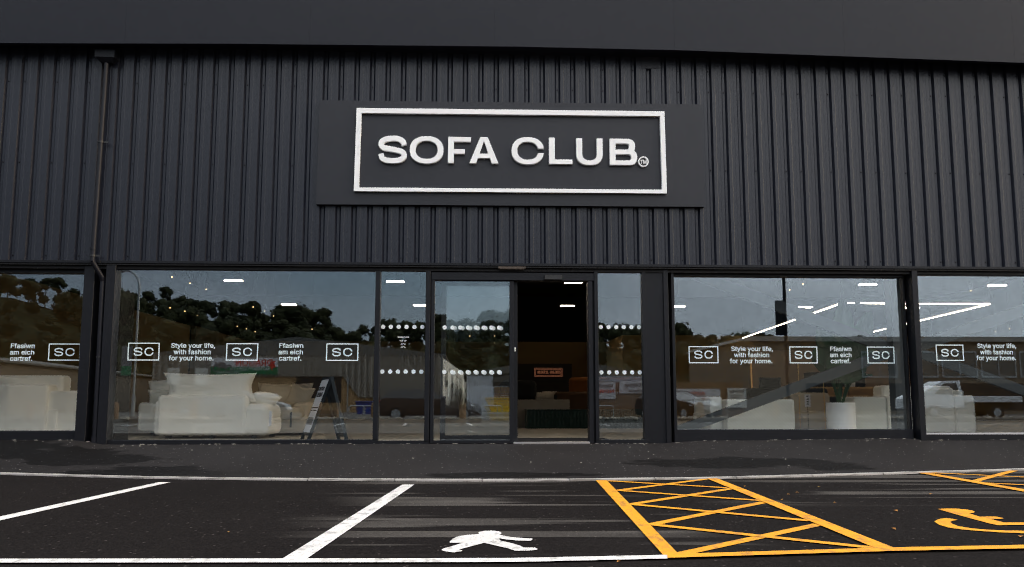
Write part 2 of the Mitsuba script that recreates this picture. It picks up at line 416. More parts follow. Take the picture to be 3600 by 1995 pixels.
bits = []
for _ in range(70):
    x = rng.uniform(-6, 7)
    r = rng.uniform(.003, .009)
    b = trimesh.creation.icosphere(0, r)
    y = rng.uniform(-2.3, -.02) if rng.random() < .45 else -rng.uniform(.0, .12)
    y0 = float(kerb_y(x)) + .115
    if y < y0 + .05:
        continue
    z = .034 + (float(np.interp(x, WX, WZ)) - .034) * (y - y0) / (.05 - y0)
    b.apply_scale([rng.uniform(.8, 2.2), 1, .5])
    b.apply_translation([x, y, z + r * .3])
    bits.append(b)
for _ in range(120):
    x = rng.uniform(-6.2, 8.2)
    if .6 < x < 1.7:
        continue
    b = trimesh.creation.icosphere(0, rng.uniform(.003, .008))
    b.apply_scale([rng.uniform(1, 5), 1, .6])
    b.apply_translation([x, .045 + rng.uniform(-.012, .008), float(np.interp(x, WX, WZ)) + .002])
    bits.append(b)
obj('gravel_specks', join(bits), 'debris', kind='stuff', label='pale grit and scraps scattered over the pavement', cat='grit')
bits = []
for _ in range(15):
    x, y = (rng.uniform(2.6, 4.4), rng.uniform(-5.9, -3.6)) if rng.random() < .6 else (rng.uniform(-4, 3.5), rng.uniform(-8.3, -3.2))
    w, l = rng.uniform(.008, .018), rng.uniform(.012, .036)
    a = rng.uniform(0, 3.14)
    q = np.array([[-l, 0, .004], [0, -w, .012], [l, 0, .006], [0, w, .010]])
    q = q @ np.array([[math.cos(a), math.sin(a), 0], [-math.sin(a), math.cos(a), 0], [0, 0, 1]]) + [x, y, .002]
    bits.append(trimesh.Trimesh(q, [[0, 1, 2], [0, 2, 3], [0, 2, 1], [0, 3, 2]], process=False))
obj('fallen_leaves', join(bits), 'leaf_litter', kind='stuff', label='small orange leaf scraps lying on the asphalt', cat='leaves')

# ------------------------------------------------------------------ the retail building: cladding, fascia, frames
B = thing('retail_building', 'anthracite ribbed metal retail unit with dark glazed shop front', 'building')
PER, PH = .2182, -2.019
prof = []
for k in range(5):
    o = k * PER
    prof += [(o - .0160, .040), (o + .0160, .040), (o + .0400, 0), (o + .083, 0), (o + .086, .0014), (o + .132, .0014), (o + .135, 0), (o + PER - .0400, 0)]
prof.append((5 * PER - .0160, .040))
Z0, Z1 = 2.722, 5.92
pv = np.array([[x, y, z] for x, y in prof for z in (Z0, Z1)])
pf = np.array([[2 * i, 2 * i + 2, 2 * i + 3, 2 * i + 1] for i in range(len(prof) - 1)])
cladding = ply((pv, pf), 'anthracite_cladding')
sc = []
for k in (0, 1, 3):
    for z in (2.792, 4.085, 5.235, 5.548):
        c = trimesh.creation.cylinder(.0095, .004, sections=10)
        hx = trimesh.creation.cylinder(.0062, .012, sections=6)
        hx.apply_translation([0, 0, .007])
        m = trimesh.util.concatenate([c, hx])
        m.apply_transform(trimesh.transformations.rotation_matrix(math.pi / 2, [1, 0, 0]))
        m.apply_translation([k * PER, .035, z])
        sc.append(m)
screws = ply(join(sc), 'pipe_metal')
for i in range(-5, 11):
    tw = T().translate([PH + i * 5 * PER, (i % 2) * .0008, 0])
    s = obj('cladding_sheet', cladding, None, B, to_world=tw)
    obj('screws', screws, None, s, to_world=tw, kind='stuff')
obj('backing_wall', box(-7.6, 9.9, .06, .30, 2.62, 6.4), 'black_recess', B)
for x0, x1 in ((-7.6, -4.97), (-4.967, -2.3), (-2.297, .3), (.303, 2.9), (2.903, 5.6), (5.603, 9.9)):
    obj('drip_flashing', box(x0, x1, -.014, .058, 2.686, 2.724, .003), 'anthracite_frame', B)
obj('window_soffit', box(-7.6, 9.9, .004, .30, 2.664, 2.685), 'black_recess', B)
FX = np.array([-7.6, -6.355, -3.315, .602, 2.973, 6.045, 7.869, 9.9])
FZ_ = np.array([5.615, 5.640, 5.690, 5.725, 5.716, 5.657, 5.623, 5.58])
cuts = [-7.6, -4.70, -2.201, .34, 2.875, 5.305, 7.781, 9.9]
for a, b in zip(cuts[:-1], cuts[1:]):
    xx = [a + .0007] + [x for x in FX if a < x < b] + [b - .0007]
    ms = []
    for p, q in zip(xx[:-1], xx[1:]):
        zp, zq = np.interp(p, FX, FZ_), np.interp(q, FX, FZ_)
        P = np.array([[x, y, z] for x, zb in ((p, zp), (q, zq)) for y, z in ((-.32, zb + .004), (-.316, zb), (-.25, zb), (-.25, 7.0), (-.32, 7.0))])
        ms.append(trimesh.convex.convex_hull(P))
    obj('fascia_panel', join(ms), 'anthracite_fascia', B)
obj('fascia_backing', box(-7.6, 9.9, -.249, -.2, 5.76, 7.0), 'black_recess', B)
obj('soffit', box(-7.6, 9.9, -.25, .06, 5.735, 5.76), 'anthracite_fascia', B)
obj('cover_plate', box(2.466, 2.722, -.006, -.001, 5.562, 5.74, .001), 'anthracite_panel', B)

# drainpipe
pipe = obj('drainpipe', join([tube([(-5.022, -.075, 5.50), (-5.055, -.075, 2.70)], .0335, 24)]), 'pipe_metal', B, smooth=30, label='dark drainpipe with a square hopper head')
hop = trimesh.convex.convex_hull(np.array([[-5.15, -.17, 5.535], [-4.888, -.17, 5.530], [-4.888, -.01, 5.53], [-5.15, -.01, 5.535], [-5.154, -.174, 5.637], [-4.884, -.174, 5.634], [-4.884, -.01, 5.634], [-5.154, -.01, 5.637]]))
hop2 = trimesh.convex.convex_hull(np.array([[-5.148, -.168, 5.535], [-4.89, -.168, 5.531], [-4.89, -.012, 5.531], [-5.148, -.012, 5.535], [-5.09, -.11, 5.475], [-4.94, -.11, 5.473], [-4.94, -.04, 5.473], [-5.09, -.04, 5.475]]))
obj('hopper', join([hop, hop2]), 'anthracite_frame', pipe)
obj('lower_pipe', tube([(-5.055, -.075, 2.70), (-4.96, .03, 2.50), (-4.955, .055, 2.45), (-4.945, .075, .30)], .0335, 24), 'pipe_metal', pipe, smooth=30)
for z in (2.76, 2.86):
    obj('collar', cyl((-5.055, -.075, z), (-5.055, -.075, z + .03), .040, 24), 'pipe_metal', pipe, smooth=30)
for z, x, y in ((2.775, -5.055, -.075), (4.35, -5.037, -.075), (1.42, -4.949, .066), (.32, -4.945, .075)):
    obj('bracket', join([cyl((x, y, z - .012), (x, y, z + .012), .041, 24), box(x + .03, x + .10, y - .006, y + .006, z - .012, z + .012)]), 'black_plastic', pipe, smooth=30)
obj('shoe', cyl((-4.945, .075, .27), (-4.945, .075, .36), .045, 24), 'pipe_metal', pipe, smooth=30)

FR = 'anthracite_frame'
obj('recess_panel', box(-5.07, -4.895, .26, .30, .2, 2.66), 'black_recess', B)
obj('corner_post', box(-4.900, -4.772, .012, .24, .22, 2.664, .003), FR, B)
obj('corner_post', box(6.262, 6.343, .012, .24, .24, 2.664, .003), FR, B)
obj('infill_panel', join([box(2.474, 2.726, .085, .12, .26, 2.64), box(2.424, 2.474, .065, .2, .24, 2.664, .003), box(2.726, 2.792, .055, .26, .24, 2.664, .003)]), FR, B)
obj('recess_panel', box(2.792, 2.85, .28, .30, .2, 2.66), 'black_recess', B)
obj('recess_panel', box(6.235, 6.262, .28, .30, .2, 2.66), 'black_recess', B)
obj('eave_lamp', join([box(.412, .794, -.004, .10, 2.652, 2.6855, .004), box(.43, .776, .0, .09, 2.642, 2.652, .003)]), 'lamp_housing', B, label='unlit brown strip lamp under the cladding above the door')


def logo(win, x0, x1, z0, z1, y):
    w, h, t = x1 - x0, z1 - z0, .0155
    fr = sbox(0, 0, w, h).difference(sbox(t, t, w - t, h - t))
    lh = h * .475
    s = letter('S', w * .28, lh, .0185, .0165)
    c = letter('C', w * .285, lh, .0185, .0165)
    g = unary_union([fr, affinity.translate(s, w * .185, h * .265), affinity.translate(c, w * .53, h * .265)])
    obj('logo_decal', upright(prism(g, .0012), x0, y, z0), 'vinyl', win)


def slogan(win, xa, xb, z, y, lang):
    """three centred lines; z = the three baselines"""
    cx, w = (xa + xb) / 2, xb - xa
    if lang == 'en':
        L = [('Style your life,', 1.0, 0), ('with fashion', .845, -.01), ('for your home.', 1.02, -.02)]
    else:
        L = [('Ffasiwn', 1.0, 0), ('am eich', 1.02, -.005), ('cartref.', .93, -.01)]
    for (t, k, dx), zz in zip(L, z):
        obj('text_decal', upright(fit_text(t, -w * k / 2, w * k / 2, 0, .0615, .0012), cx + dx, y, zz), 'vinyl', win)


def dots(win, x0, x1, n, z, y, r=.0292):
    for i in range(n):
        x = x0 + (x1 - x0) * i / (n - 1)
        d = obj('dot_decal', upright(prism(Point(0, 0).buffer(r, 24), .0012), x, y, z), 'vinyl_dot', win)
        m = prism(Point(0, 0).buffer(r * .80, 20).difference(Point(0, 0).buffer(r * .72, 20)), .0004)
        t = fit_text('SC', -r * .42, r * .42, -r * .22, r * .44, .0004)
        obj('mark', upright(join([m, t]), x, y - .0014, z), 'vinyl_mark', d)


def window(name_label, x0, x1, z0, z1, y, frame):
    w = obj('shop_window', join(frame), FR, B, label=name_label)
    obj('pane', sheet(x0, x1, y, z0, z1), 'window_glass', w)
    return w


# W1, far left
w1 = window('leftmost shop window, deep sill', -7.6, -5.20, .440, 2.57, .25,
            [box(-5.205, -5.066, .05, .30, .25, 2.664, .003), box(-7.6, -5.205, .10, .30, .25, .438, .003), box(-7.6, -5.205, .16, .30, 2.572, 2.664)])
logo(w1, -5.701, -5.270, 1.378, 1.612, .247)
slogan(w1, -6.204, -5.886, (1.548, 1.461, 1.376), .247, 'cy')
# W2
G = .12
w2 = window('large shop window between drainpipe and door', -4.772, -1.272, .318, 2.612, G,
            [box(-4.772, -1.205, .06, .20, .20, .317, .004), box(-4.772, -1.205, .085, .20, 2.613, 2.664), box(-1.273, -1.203, .05, .20, .317, 2.613, .003)])
for x0, x1 in ((-4.594, -4.171), (-3.281, -2.851), (-1.933, -1.495)):
    logo(w2, x0, x1, 1.376, 1.617, .117)
slogan(w2, -4.019, -3.431, (1.551, 1.465, 1.381), .117, 'en')
slogan(w2, -2.568, -2.244, (1.555, 1.467, 1.382), .117, 'cy')
obj('head_strip', box(-4.74, -1.28, .070, .085, 2.622, 2.658), 'lamp_housing', w2)
# W3
w3 = window('narrow side light left of the door with opening hours', -1.203, -.581, .303, 2.616, G,
            [box(-1.203, -.52, .06, .20, .20, .302, .004), box(-1.203, -.52, .085, .20, 2.617, 2.664), box(-.582, -.518, .04, .22, .302, 2.617, .003)])
dots(w3, -1.165, -.628, 6, 1.846, .117)
dots(w3, -1.165, -.632, 6, 1.232, .117)
obj('text_decal', upright(fit_text('OPENING HOURS', -.081, .081, 0, .0165, .001), -.887, .117, 1.696), 'sign_white', w3)
for t, wd, z in (('Monday - Friday', .102, 1.656), ('11am - 8pm', .072, 1.642), ('Saturday', .058, 1.614), ('11am - 6pm', .074, 1.600), ('Sunday', .048, 1.572), ('11am - 5pm', .074, 1.558)):
    obj('text_decal', upright(fit_text(t, -wd / 2, wd / 2, 0, .0095, .001), -.886, .117, z), 'sign_white', w3)
obj('head_strip', box(-1.195, -.60, .070, .085, 2.624, 2.658), 'lamp_housing', w3)
# automatic door
dk = obj('automatic_door', join([box(-.505, 1.752, .05, .26, 2.494, 2.602, .004), box(-.505, -.458, .06, .26, .262, 2.494, .003), box(1.668, 1.728, .06, .26, .262, 2.494, .003),
                                 box(-.518, -.506, .12, .26, .25, 2.66), box(1.728, 1.752, .12, .26, .25, 2.66), box(-.52, 1.76, .12, .26, 2.602, 2.66)]), FR, B, label='sliding glass entrance door standing open')
lf = obj('fixed_leaf', join([box(.577, .637, .085, .15, .262, 2.494, .003), box(-.458, .577, .085, .15, .262, .303, .003), box(-.458, .577, .09, .15, 2.487, 2.494)]), FR, dk)
obj('fixed_pane', sheet(-.458, .577, G, .303, 2.487), 'window_glass', dk)
obj('sliding_leaf', join([box(.632, .690, .17, .22, .275, 2.494, .003), box(-.37, -.30, .17, .22, .275, 2.494, .003), box(-.30, .632, .17, .22, 2.43, 2.494, .003), box(-.30, .632, .17, .22, .275, .37, .003)]), FR, dk)
sp = np.array([[-.30, .193, .37], [.632, .193, .37], [.632, .205, 2.43], [-.30, .205, 2.43]])
obj('sliding_pane', trimesh.Trimesh(sp, [[0, 1, 2], [0, 2, 3]], process=False), 'window_glass', dk)
for i in range(8):
    x = -.319 + (.432 + .319) * i / 7
    for z in (1.840, 1.2285):
        d = obj('dot_decal', upright(prism(Point(0, 0).buffer(.0292, 24), .0012), x, .117, z), 'vinyl_dot', dk)
        obj('mark', upright(join([prism(Point(0, 0).buffer(.0234, 20).difference(Point(0, 0).buffer(.021, 20)), .0004), fit_text('SC', -.0123, .0123, -.0064, .0128, .0004)]), x, .1156, z), 'vinyl_mark', d)
for i in range(7):
    obj('dot_decal', upright(prism(Point(0, 0).buffer(.0292, 24), .0012), -.179 + .641 * i / 6, .1885, 1.838), 'vinyl_dot', dk)
    obj('dot_decal', upright(prism(Point(0, 0).buffer(.0292, 24), .0012), -.193 + .641 * i / 6, .1885, 1.222), 'vinyl_dot', dk)
obj('threshold', box(.627, 1.668, .04, .26, .255, .283, .003), 'silver', dk)
obj('sensor', box(1.055, 1.300, -.005, .05, 2.500, 2.567, .006), 'black_plastic', dk, label='black motion sensor above the opening')
obj('lock', tm(rbox(.636, .664, .155, .172, 1.509, 1.572, .008)), 'silver', dk, smooth=40)
obj('push_button', box(1.672, 1.690, .05, .062, 1.56, 1.60, .003), 'black_plastic', dk)
# W4
w4 = window('narrow side light right of the door', 1.802, 2.424, .311, 2.624, G,
            [box(1.752, 2.474, .06, .20, .20, .310, .004), box(1.752, 2.474, .085, .20, 2.625, 2.664), box(1.752, 1.802, .04, .22, .310, 2.625, .003)])
dots(w4, 1.848, 2.383, 6, 1.856, .117)
dots(w4, 1.849, 2.383, 6, 1.2275, .117)
obj('head_strip', box(1.81, 2.41, .070, .085, 2.630, 2.658), 'lamp_housing', w4)
# W5
w5 = window('large shop window right of the door with planter behind', 2.884, 6.213, .445, 2.588, .25,
            [box(2.845, 2.886, .10, .30, .25, 2.664, .003), box(2.886, 6.213, .12, .30, .25, .444, .003), box(6.213, 6.24, .20, .30, .25, 2.664, .003), box(2.886, 6.213, .16, .30, 2.589, 2.664)])
for x0, x1 in ((3.105, 3.527), (4.543, 4.948), (5.665, 6.061)):
    logo(w5, x0, x1, 1.362, 1.603, .247)
slogan(w5, 3.713, 4.309, (1.536, 1.450, 1.364), .247, 'en')
slogan(w5, 5.134, 5.440, (1.538, 1.453, 1.367), .247, 'cy')
# W6
w6 = window('rightmost shop window, cut by the picture edge', 6.343, 9.9, .395, 2.606, G,
            [box(6.343, 9.9, .06, .20, .22, .372, .004), box(6.343, 9.9, .085, .20, 2.607, 2.664)])
obj('sill_track', box(6.343, 9.9, .07, .19, .372, .394, .003), 'aluminium', w6)
logo(w6, 6.599, 7.000, 1.395, 1.626, .117)
slogan(w6, 7.205, 7.768, (1.580, 1.492, 1.409), .117, 'en')
obj('head_strip', box(6.36, 9.9, .070, .085, 2.622, 2.658), 'lamp_housing', w6)

# ------------------------------------------------------------------ the shop sign
sg = thing('shop_sign', 'wide anthracite sign board with raised white frame and white letters', 'sign')
pp = np.array([[-2.078, 4.993], [3.293, 5.018], [3.304, 3.533], [-2.094, 3.514]])
obj('board', trimesh.convex.convex_hull(np.array([[x, y, z] for x, z in pp for y in (-.08, -.003)])), 'anthracite_panel', sg)
o = Polygon([(-1.561, 4.870), (2.752, 4.888), (2.762, 3.706), (-1.575, 3.690)])
i_ = Polygon([(-1.493, 4.800), (2.688, 4.818), (2.697, 3.758), (-1.507, 3.742)])
obj('raised_frame', upright(prism(o.difference(i_), .055), 0, -.085, 0), 'sign_white', sg)
for ch, x0, x1, z0, z1 in (('S', -1.258, -.852, 4.094, 4.476), ('O', -.818, -.353, 4.092, 4.480), ('F', -.290, .028, 4.104, 4.474), ('A', .007, .410, 4.104, 4.478), ('C', .593, 1.044, 4.098, 4.486),
                           ('L', 1.116, 1.442, 4.108, 4.484), ('U', 1.498, 1.868, 4.100, 4.482), ('B', 1.968, 2.352, 4.106, 4.480)):
    g = letter(ch, x1 - x0, z1 - z0, .082 if ch not in 'SOC' else .080, .064)
    obj('letter', upright(prism(g, .058), x0, -.083, z0), 'sign_white', sg)
tmk = unary_union([Point(0, 0).buffer(.074, 32).difference(Point(0, 0).buffer(.059, 32))])
obj('trademark_ring', upright(prism(tmk, .045), 2.443, -.083, 4.160), 'sign_white', sg)
obj('trademark_letters', upright(fit_text('TM', -.044, .044, -.027, .052, .04), 2.443, -.083, 4.160), 'sign_white', sg)

# ------------------------------------------------------------------ inside the shop: shell, partitions, bracing
FL = .262
obj('shop_floor', box(-14, 24, .26, 34, FL - .2, FL), 'carpet', kind='structure', label='pale carpeted shop floor')
obj('roof', box(-14.2, 24.2, .30, 34.2, 6.2, 6.3), 'black_ceiling', B)
for a in ((-14.2, -14, .3, 34.2), (24, 24.2, .3, 34.2), (-14, 24, 34, 34.2)):
    obj('outer_wall', box(*a, 0, 6.2), 'black_ceiling', B)
obj('outer_wall', box(-14, -7.6, .06, .30, 0, 6.4), 'anthracite_cladding', B)
obj('outer_wall', box(9.9, 24, .06, .30, 0, 6.4), 'anthracite_cladding', B)
TOP = 3.0
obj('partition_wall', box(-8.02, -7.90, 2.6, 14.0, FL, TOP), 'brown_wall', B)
obj('partition_wall', box(-7.86, -7.74, 14.0, 20.6, FL, TOP), 'dimmed_brown_wall', B)
obj('partition_wall', box(-7.74, 5.0, 20.5, 20.62, FL, TOP), 'dimmed_brown_wall', B)
obj('partition_wall', box(5.0, 23.5, 17.0, 17.12, FL, TOP), 'brown_wall', B)
obj('partition_wall', box(5.0, 5.12, 17.12, 20.5, FL, TOP), 'brown_wall', B)
obj('display_panel', box(8.25, 13.2, 13.9, 14.0, FL, 2.35), 'brown_panel', B)
obj('glow_strip', box(8.215, 8.245, 13.88, 13.92, 1.14, 2.1), None, B, emit=glow(.030, .0145, .004))
obj('glow_strip', box(8.25, 8.65, 13.86, 13.89, 1.12, 1.15), None, B, emit=glow(.030, .0145, .004))
obj('dark_nib', box(-5.10, -4.845, .45, 1.0, FL, 2.66), 'black_recess', B)
obj('door_mat', box(.3, 2.1, .42, 1.75, FL + .001, FL + .012), 'door_mat', kind=None, label='black entrance mat inside the open door', cat='mat')
obj('steel_column', box(6.27, 6.45, .72, .92, FL, 6.1, .004), 'steel_blue', B)


def brace(a, b, w=.17, y=.80):
    a, b = np.array(a, float), np.array(b, float)
    d = (b - a) / np.linalg.norm(b - a)
    nrm = np.array([-d[1], d[0]]) * w / 2
    q = [a + nrm, b + nrm, b - nrm, a - nrm]
    obj('steel_brace', trimesh.convex.convex_hull(np.array([[x, yy, z] for x, z in q for yy in (y, y + .08)])), 'steel_blue', B)


brace((2.75, 2.95), (6.35, 1.58))
brace((2.55, .22), (6.40, 1.60), .15)
brace((6.40, 1.55), (9.3, 2.50))
brace((6.40, 1.66), (9.3, .62), .14)

# ceiling lights
lamp = ply(tm(rbox(-.285, .285, -.10, .10, -.028, .028, .027, 12)), None, smooth=40)
k = 0
for row, (y, z) in enumerate(((17.03, 4.7), (24.2, 4.7), (9.8, 4.7), (2.9, 4.7))):  # last two rows are out of view, added to brighten walls and sofas
    for x in ((-7.5, -2.35, 3.42, 8.1, 13.2, 17.6) if row == 0 else (-7.1, -1.9, 4.0, 8.5, 13.75, 18.2)):
        if row > 1 and x < -3:
            k += 1
            continue
        wl = ('left', 'second from left', 'third from left', 'fourth from left', 'fifth from left', 'rightmost')[k % 6]
        t = thing('ceiling_light', f'{wl} glowing ceiling light in the {("nearer upper", "farther lower", "third", "added window side")[row]} row', 'ceiling light', 'ceiling lights in the shop')
        obj('diffuser', lamp, None, t, emit=glow(5.4, 4.35, 3.2), to_world=T().translate([x, y, z]))
        obj('housing', box(x - .25, x + .25, y - .08, y + .08, z + .029, z + .06, .004), 'black_plastic', t)
        obj('suspension_rod', cyl((x, y, z + .06), (x, y, 6.2), .006, 6), 'black_ceiling', t)
        k += 1
bulb = ply(trimesh.creation.icosphere(2, .014), None, smooth=True)
can = cyl((0, 0, .02), (0, 0, .16), .048, 14)
canp = ply(can, 'black_ceiling', smooth=40)
groups = [[(-6.611, 8.134), (-6.527, 9.212), (-6.467, 10.353)], [(-8.778, 14.909), (-8.65, 15.918), (-8.667, 17.299)], [(-6.274, 14.546), (-6.216, 15.801), (-6.265, 17.378)], [(-8.424, 21.466), (-8.368, 22.63), (-8.352, 24.023)],
          [(-5.908, 22.646)], [(.07, 20.0), (.95, 20.0)], [(7.916, 8.675), (7.982, 9.774)], [(12.574, 9.729)], [(20.646, 22.486), (20.464, 21.245)]]
names = ['above the cream sofas at the left', 'over the left partition', 'near the middle of the left window', 'behind the far left partition', 'alone beside the sign board', 'in front of the far wall seen in the door glass', 'high in the right window', 'in the rightmost window', 'far back at the right edge']
for g, nm in zip(groups, names):
    for q, (x, y) in enumerate(g):
        z = 3.6 if nm[:5] != 'in fr' else 3.17
        od = ('first', 'second', 'third')[q] if len(g) > 1 else 'single'
        t = thing('spot_light', f'{od} small warm spot light {nm}', 'spot light', 'spot lights in the shop')
        obj('bulb', bulb, None, t, emit=glow(.75, .45, .20), to_world=T().translate([x, y, z]))
        obj('can', canp, None, t, to_world=T().translate([x, y, z]))
        obj('stem', cyl((x, y, z + .16), (x, y, 6.2), .004, 6), 'black_ceiling', t)

lt = thing('led_light_frame', 'large suspended four sided frame of white light strips in the right windows', 'light')
Pq = [np.array(p) for p in ((8.901, 16.85, 2.9), (7.891, 6.402, 2.9), (11.106, 6.416, 2.9), (12.164, 15.716, 2.9))]


def strip(a, b, r=.010):
    d = (b - a) / np.linalg.norm(b - a)
    s = np.array([-d[1], d[0], 0]) * r
    up = np.array([0, 0, .012])
    v = [a - s - up, a + s - up, b + s - up, b - s - up, a - s + up, a + s + up, b + s + up, b - s + up]
    return trimesh.convex.convex_hull(np.array(v)), trimesh.convex.convex_hull(np.array(v) + [0, 0, .035])


segs = [(Pq[0], Pq[0] + (Pq[1] - Pq[0]) * .63), (Pq[0] + (Pq[1] - Pq[0]) * .71, Pq[1]), (Pq[1], Pq[1] + (Pq[2] - Pq[1]) * .085), (Pq[1] + (Pq[2] - Pq[1]) * .125, Pq[2]), (Pq[2], Pq[2] + (Pq[3] - Pq[2]) * .88), (Pq[3] + (Pq[2] - Pq[3]) * .03, Pq[3])]
for a, b in segs:
    m, hsg = strip(a, b)
    bar = obj('light_strip', m, None, lt, emit=glow(1.35, 1.16, .88))
    obj('housing', hsg, 'aluminium', bar)
for p in Pq:
    obj('wire', cyl(p + [0, 0, .06], (p[0], p[1], 6.2), .004, 6), 'black_plastic', lt)


# ------------------------------------------------------------------ furniture
def pillow(w, h, t, pinch=.10, n=14, m=10):
    u, v = np.meshgrid(np.linspace(-1, 1, n), np.linspace(-1, 1, m), indexing='ij')
    s = (np.clip(1 - u ** 2, 0, 1) * np.clip(1 - v ** 2, 0, 1)) ** .45
    x = u * w / 2 * (1 - pinch * (1 - np.abs(v) ** 1.5) * np.abs(u) ** 3)
    z = v * h / 2 * (1 - pinch * (1 - np.abs(u) ** 1.5))
    top = np.stack([x, -t / 2 * s, z], -1).reshape(-1, 3)
    bot = np.stack([x, t / 2 * s, z], -1).reshape(-1, 3)
    f = np.array([[i * m + j, (i + 1) * m + j, (i + 1) * m + j + 1, i * m + j + 1] for i in range(n - 1) for j in range(m - 1)])
    f = np.vstack([f[:, [0, 1, 2]], f[:, [0, 2, 3]]])
    mesh = trimesh.Trimesh(np.vstack([top, bot]), np.vstack([f, f[:, ::-1] + len(top)]), process=False)
    mesh.merge_vertices(digits_vertex=6)
    return mesh


def placed(mesh, loc, rz=0, rx=0, ry=0):
    m = mesh.copy()
    for a, ax in ((rx, [1, 0, 0]), (ry, [0, 1, 0]), (rz, [0, 0, 1])):
        if a:
            m.apply_transform(trimesh.transformations.rotation_matrix(math.radians(a), ax))
    m.apply_translation(loc)
    return m


def feet(p, pts, h=.05, s=.04):
    for x, y in pts:
        obj('foot', box(x - s, x + s, y - s, y + s, FL, FL + h, .003), 'black_plastic', p)


# main cream sofa seen from behind, in the window left of the door
s = thing('sofa', 'cream boucle two seat sofa seen from behind, closest to the large left window', 'sofa', 'cream sofas in the left windows')
obj('base', tm(rbox(-4.80, -3.06, 1.95, 3.0, .31, .62, .09)), 'cream_fabric', s, smooth=True)
obj('backrest', tm(rbox(-4.76, -3.42, 1.92, 2.25, .315, .93, .055)), 'cream_fabric', s, smooth=True)
obj('backrest_cushion', placed(pillow(1.44, .46, .27, .12), (-4.02, 2.13, 1.05), 0, 8), 'cream_fabric', s, smooth=True)
obj('armrest', tm(rbox(-4.81, -4.70, 1.96, 2.9, .32, .84, .05)), 'cream_fabric', s, smooth=True)
obj('armrest', tm(rbox(-3.46, -3.07, 1.94, 3.0, .315, .80, .12)), 'cream_fabric', s, smooth=True)
obj('seat_cushion', tm(rbox(-4.68, -3.42, 2.25, 2.95, .55, .74, .08)), 'cream_fabric', s, smooth=True)
obj('care_label', box(-4.816, -4.812, 2.02, 2.05, .55, .62), 'poster', s)
obj('price_tag', box(-3.068, -3.030, 2.00, 2.004, .46, .68), 'poster', s)
feet(s, [(-4.6, 2.05), (-3.95, 2.05), (-3.3, 2.05), (-3.2, 2.9), (-4.6, 2.9)])
obj('throw_pillow', placed(pillow(.46, .46, .20, .08), (-3.25, 2.45, .865), 25, 72, 8), 'cream_fabric', None, smooth=True, label='small cream pillow on the arm of the closest cream sofa', cat='pillow')
# sofa behind right
s = thing('sofa', 'sand coloured deep sofa behind the closest cream sofa, left of the sign board', 'sofa')
obj('base', tm(rbox(-3.75, -2.72, 3.30, 4.3, .31, .54, .05)), 'sand_fabric', s, smooth=True)
obj('seat_cushion', tm(rbox(-3.65, -2.78, 3.27, 4.1, .53, .74, .09)), 'sand_fabric', s, smooth=True)
obj('armrest', tm(rbox(-2.98, -2.70, 3.45, 4.3, .31, .82, .07)), 'sand_fabric', s, smooth=True)
obj('backrest', tm(rbox(-3.75, -2.72, 4.05, 4.35, .31, .90, .06)), 'sand_fabric', s, smooth=True)
obj('backrest_cushion', placed(pillow(.98, .48, .24, .09), (-3.22, 3.98, .93), 0, -10), 'sand_fabric', s, smooth=True)
obj('strap', box(-2.985, -2.955, 3.262, 3.268, .40, .66), 'dark_fabric', s)
feet(s, [(-3.3, 3.42), (-2.82, 3.42), (-2.82, 4.2)])
obj('throw_pillow', placed(pillow(.46, .40, .16, .10), (-2.92, 3.78, .93), -14, -14, 14), 'sand_fabric', None, smooth=True, label='sand coloured pillow leaning in the corner of the sand sofa', cat='pillow')
# sofa behind left
s = thing('sofa', 'cream sofa mostly hidden behind the left end of the closest sofa', 'sofa', 'cream sofas in the left windows')
obj('base', tm(rbox(-5.53, -4.6, 3.30, 4.3, .33, .82, .06)), 'cream_fabric', s, smooth=True)
obj('backrest', tm(rbox(-5.45, -4.6, 3.75, 4.1, .40, .95, .06)), 'cream_fabric', s, smooth=True)
obj('backrest_cushion', placed(pillow(.66, .52, .24, .08), (-5.14, 3.62, .98), 0, -12, -8), 'cream_fabric', s, smooth=True)
feet(s, [(-5.3, 3.45), (-4.9, 3.45)], .07)
obj('throw_pillow', placed(pillow(.40, .34, .16, .08), (-5.16, 3.32, .90), 10, 40), 'grey_fabric', None, smooth=True, label='grey pillow on the half hidden cream sofa', cat='pillow')
# leftmost window sofa
s = thing('sofa', 'pale grey sofa cut off by the left edge of the picture', 'sofa', 'cream sofas in the left windows')
obj('backrest', tm(rbox(-8.0, -6.44, 2.50, 2.85, .33, 1.25, .07)), 'cream_fabric', s, smooth=True)
obj('base', tm(rbox(-7.9, -6.36, 2.20, 3.2, .31, .72, .04)), 'cream_fabric', s, smooth=True)
obj('back_panel', tm(rbox(-7.85, -6.52, 2.16, 2.5, .33, 1.10, .04)), 'cream_fabric', s, smooth=True)
obj('armrest', tm(rbox(-6.56, -6.02, 2.22, 3.3, .31, 1.00, .05)), 'cream_fabric', s, smooth=True)
feet(s, [(-7.6, 2.4), (-6.5, 2.4)])
# sofas in the right windows
s = thing('sofa', 'pale grey box back of a sofa low in the window left of the planter', 'sofa', 'pale sofa backs in the right windows')
obj('backrest', tm(rbox(3.99, 5.07, 1.58, 1.86, .31, .865, .035)), 'grey_fabric', s, smooth=True)
obj('base', tm(rbox(3.76, 5.05, 1.87, 2.8, .31, .66, .05)), 'grey_fabric', s, smooth=True)
obj('armrest', tm(rbox(3.78, 3.985, 1.75, 2.8, .31, .905, .04)), 'grey_fabric', s, smooth=True)
feet(s, [(4.1, 1.7), (4.95, 1.7)])
s = thing('sofa', 'pale cream sofa corner between the white planter and the window post', 'sofa', 'pale sofa backs in the right windows')
obj('backrest', tm(rbox(6.02, 6.55, 1.62, 2.2, .31, .905, .035)), 'grey_fabric', s, smooth=True)
obj('armrest', tm(rbox(6.552, 6.80, 1.58, 2.2, .31, .915, .03)), 'cream_fabric', s, smooth=True)
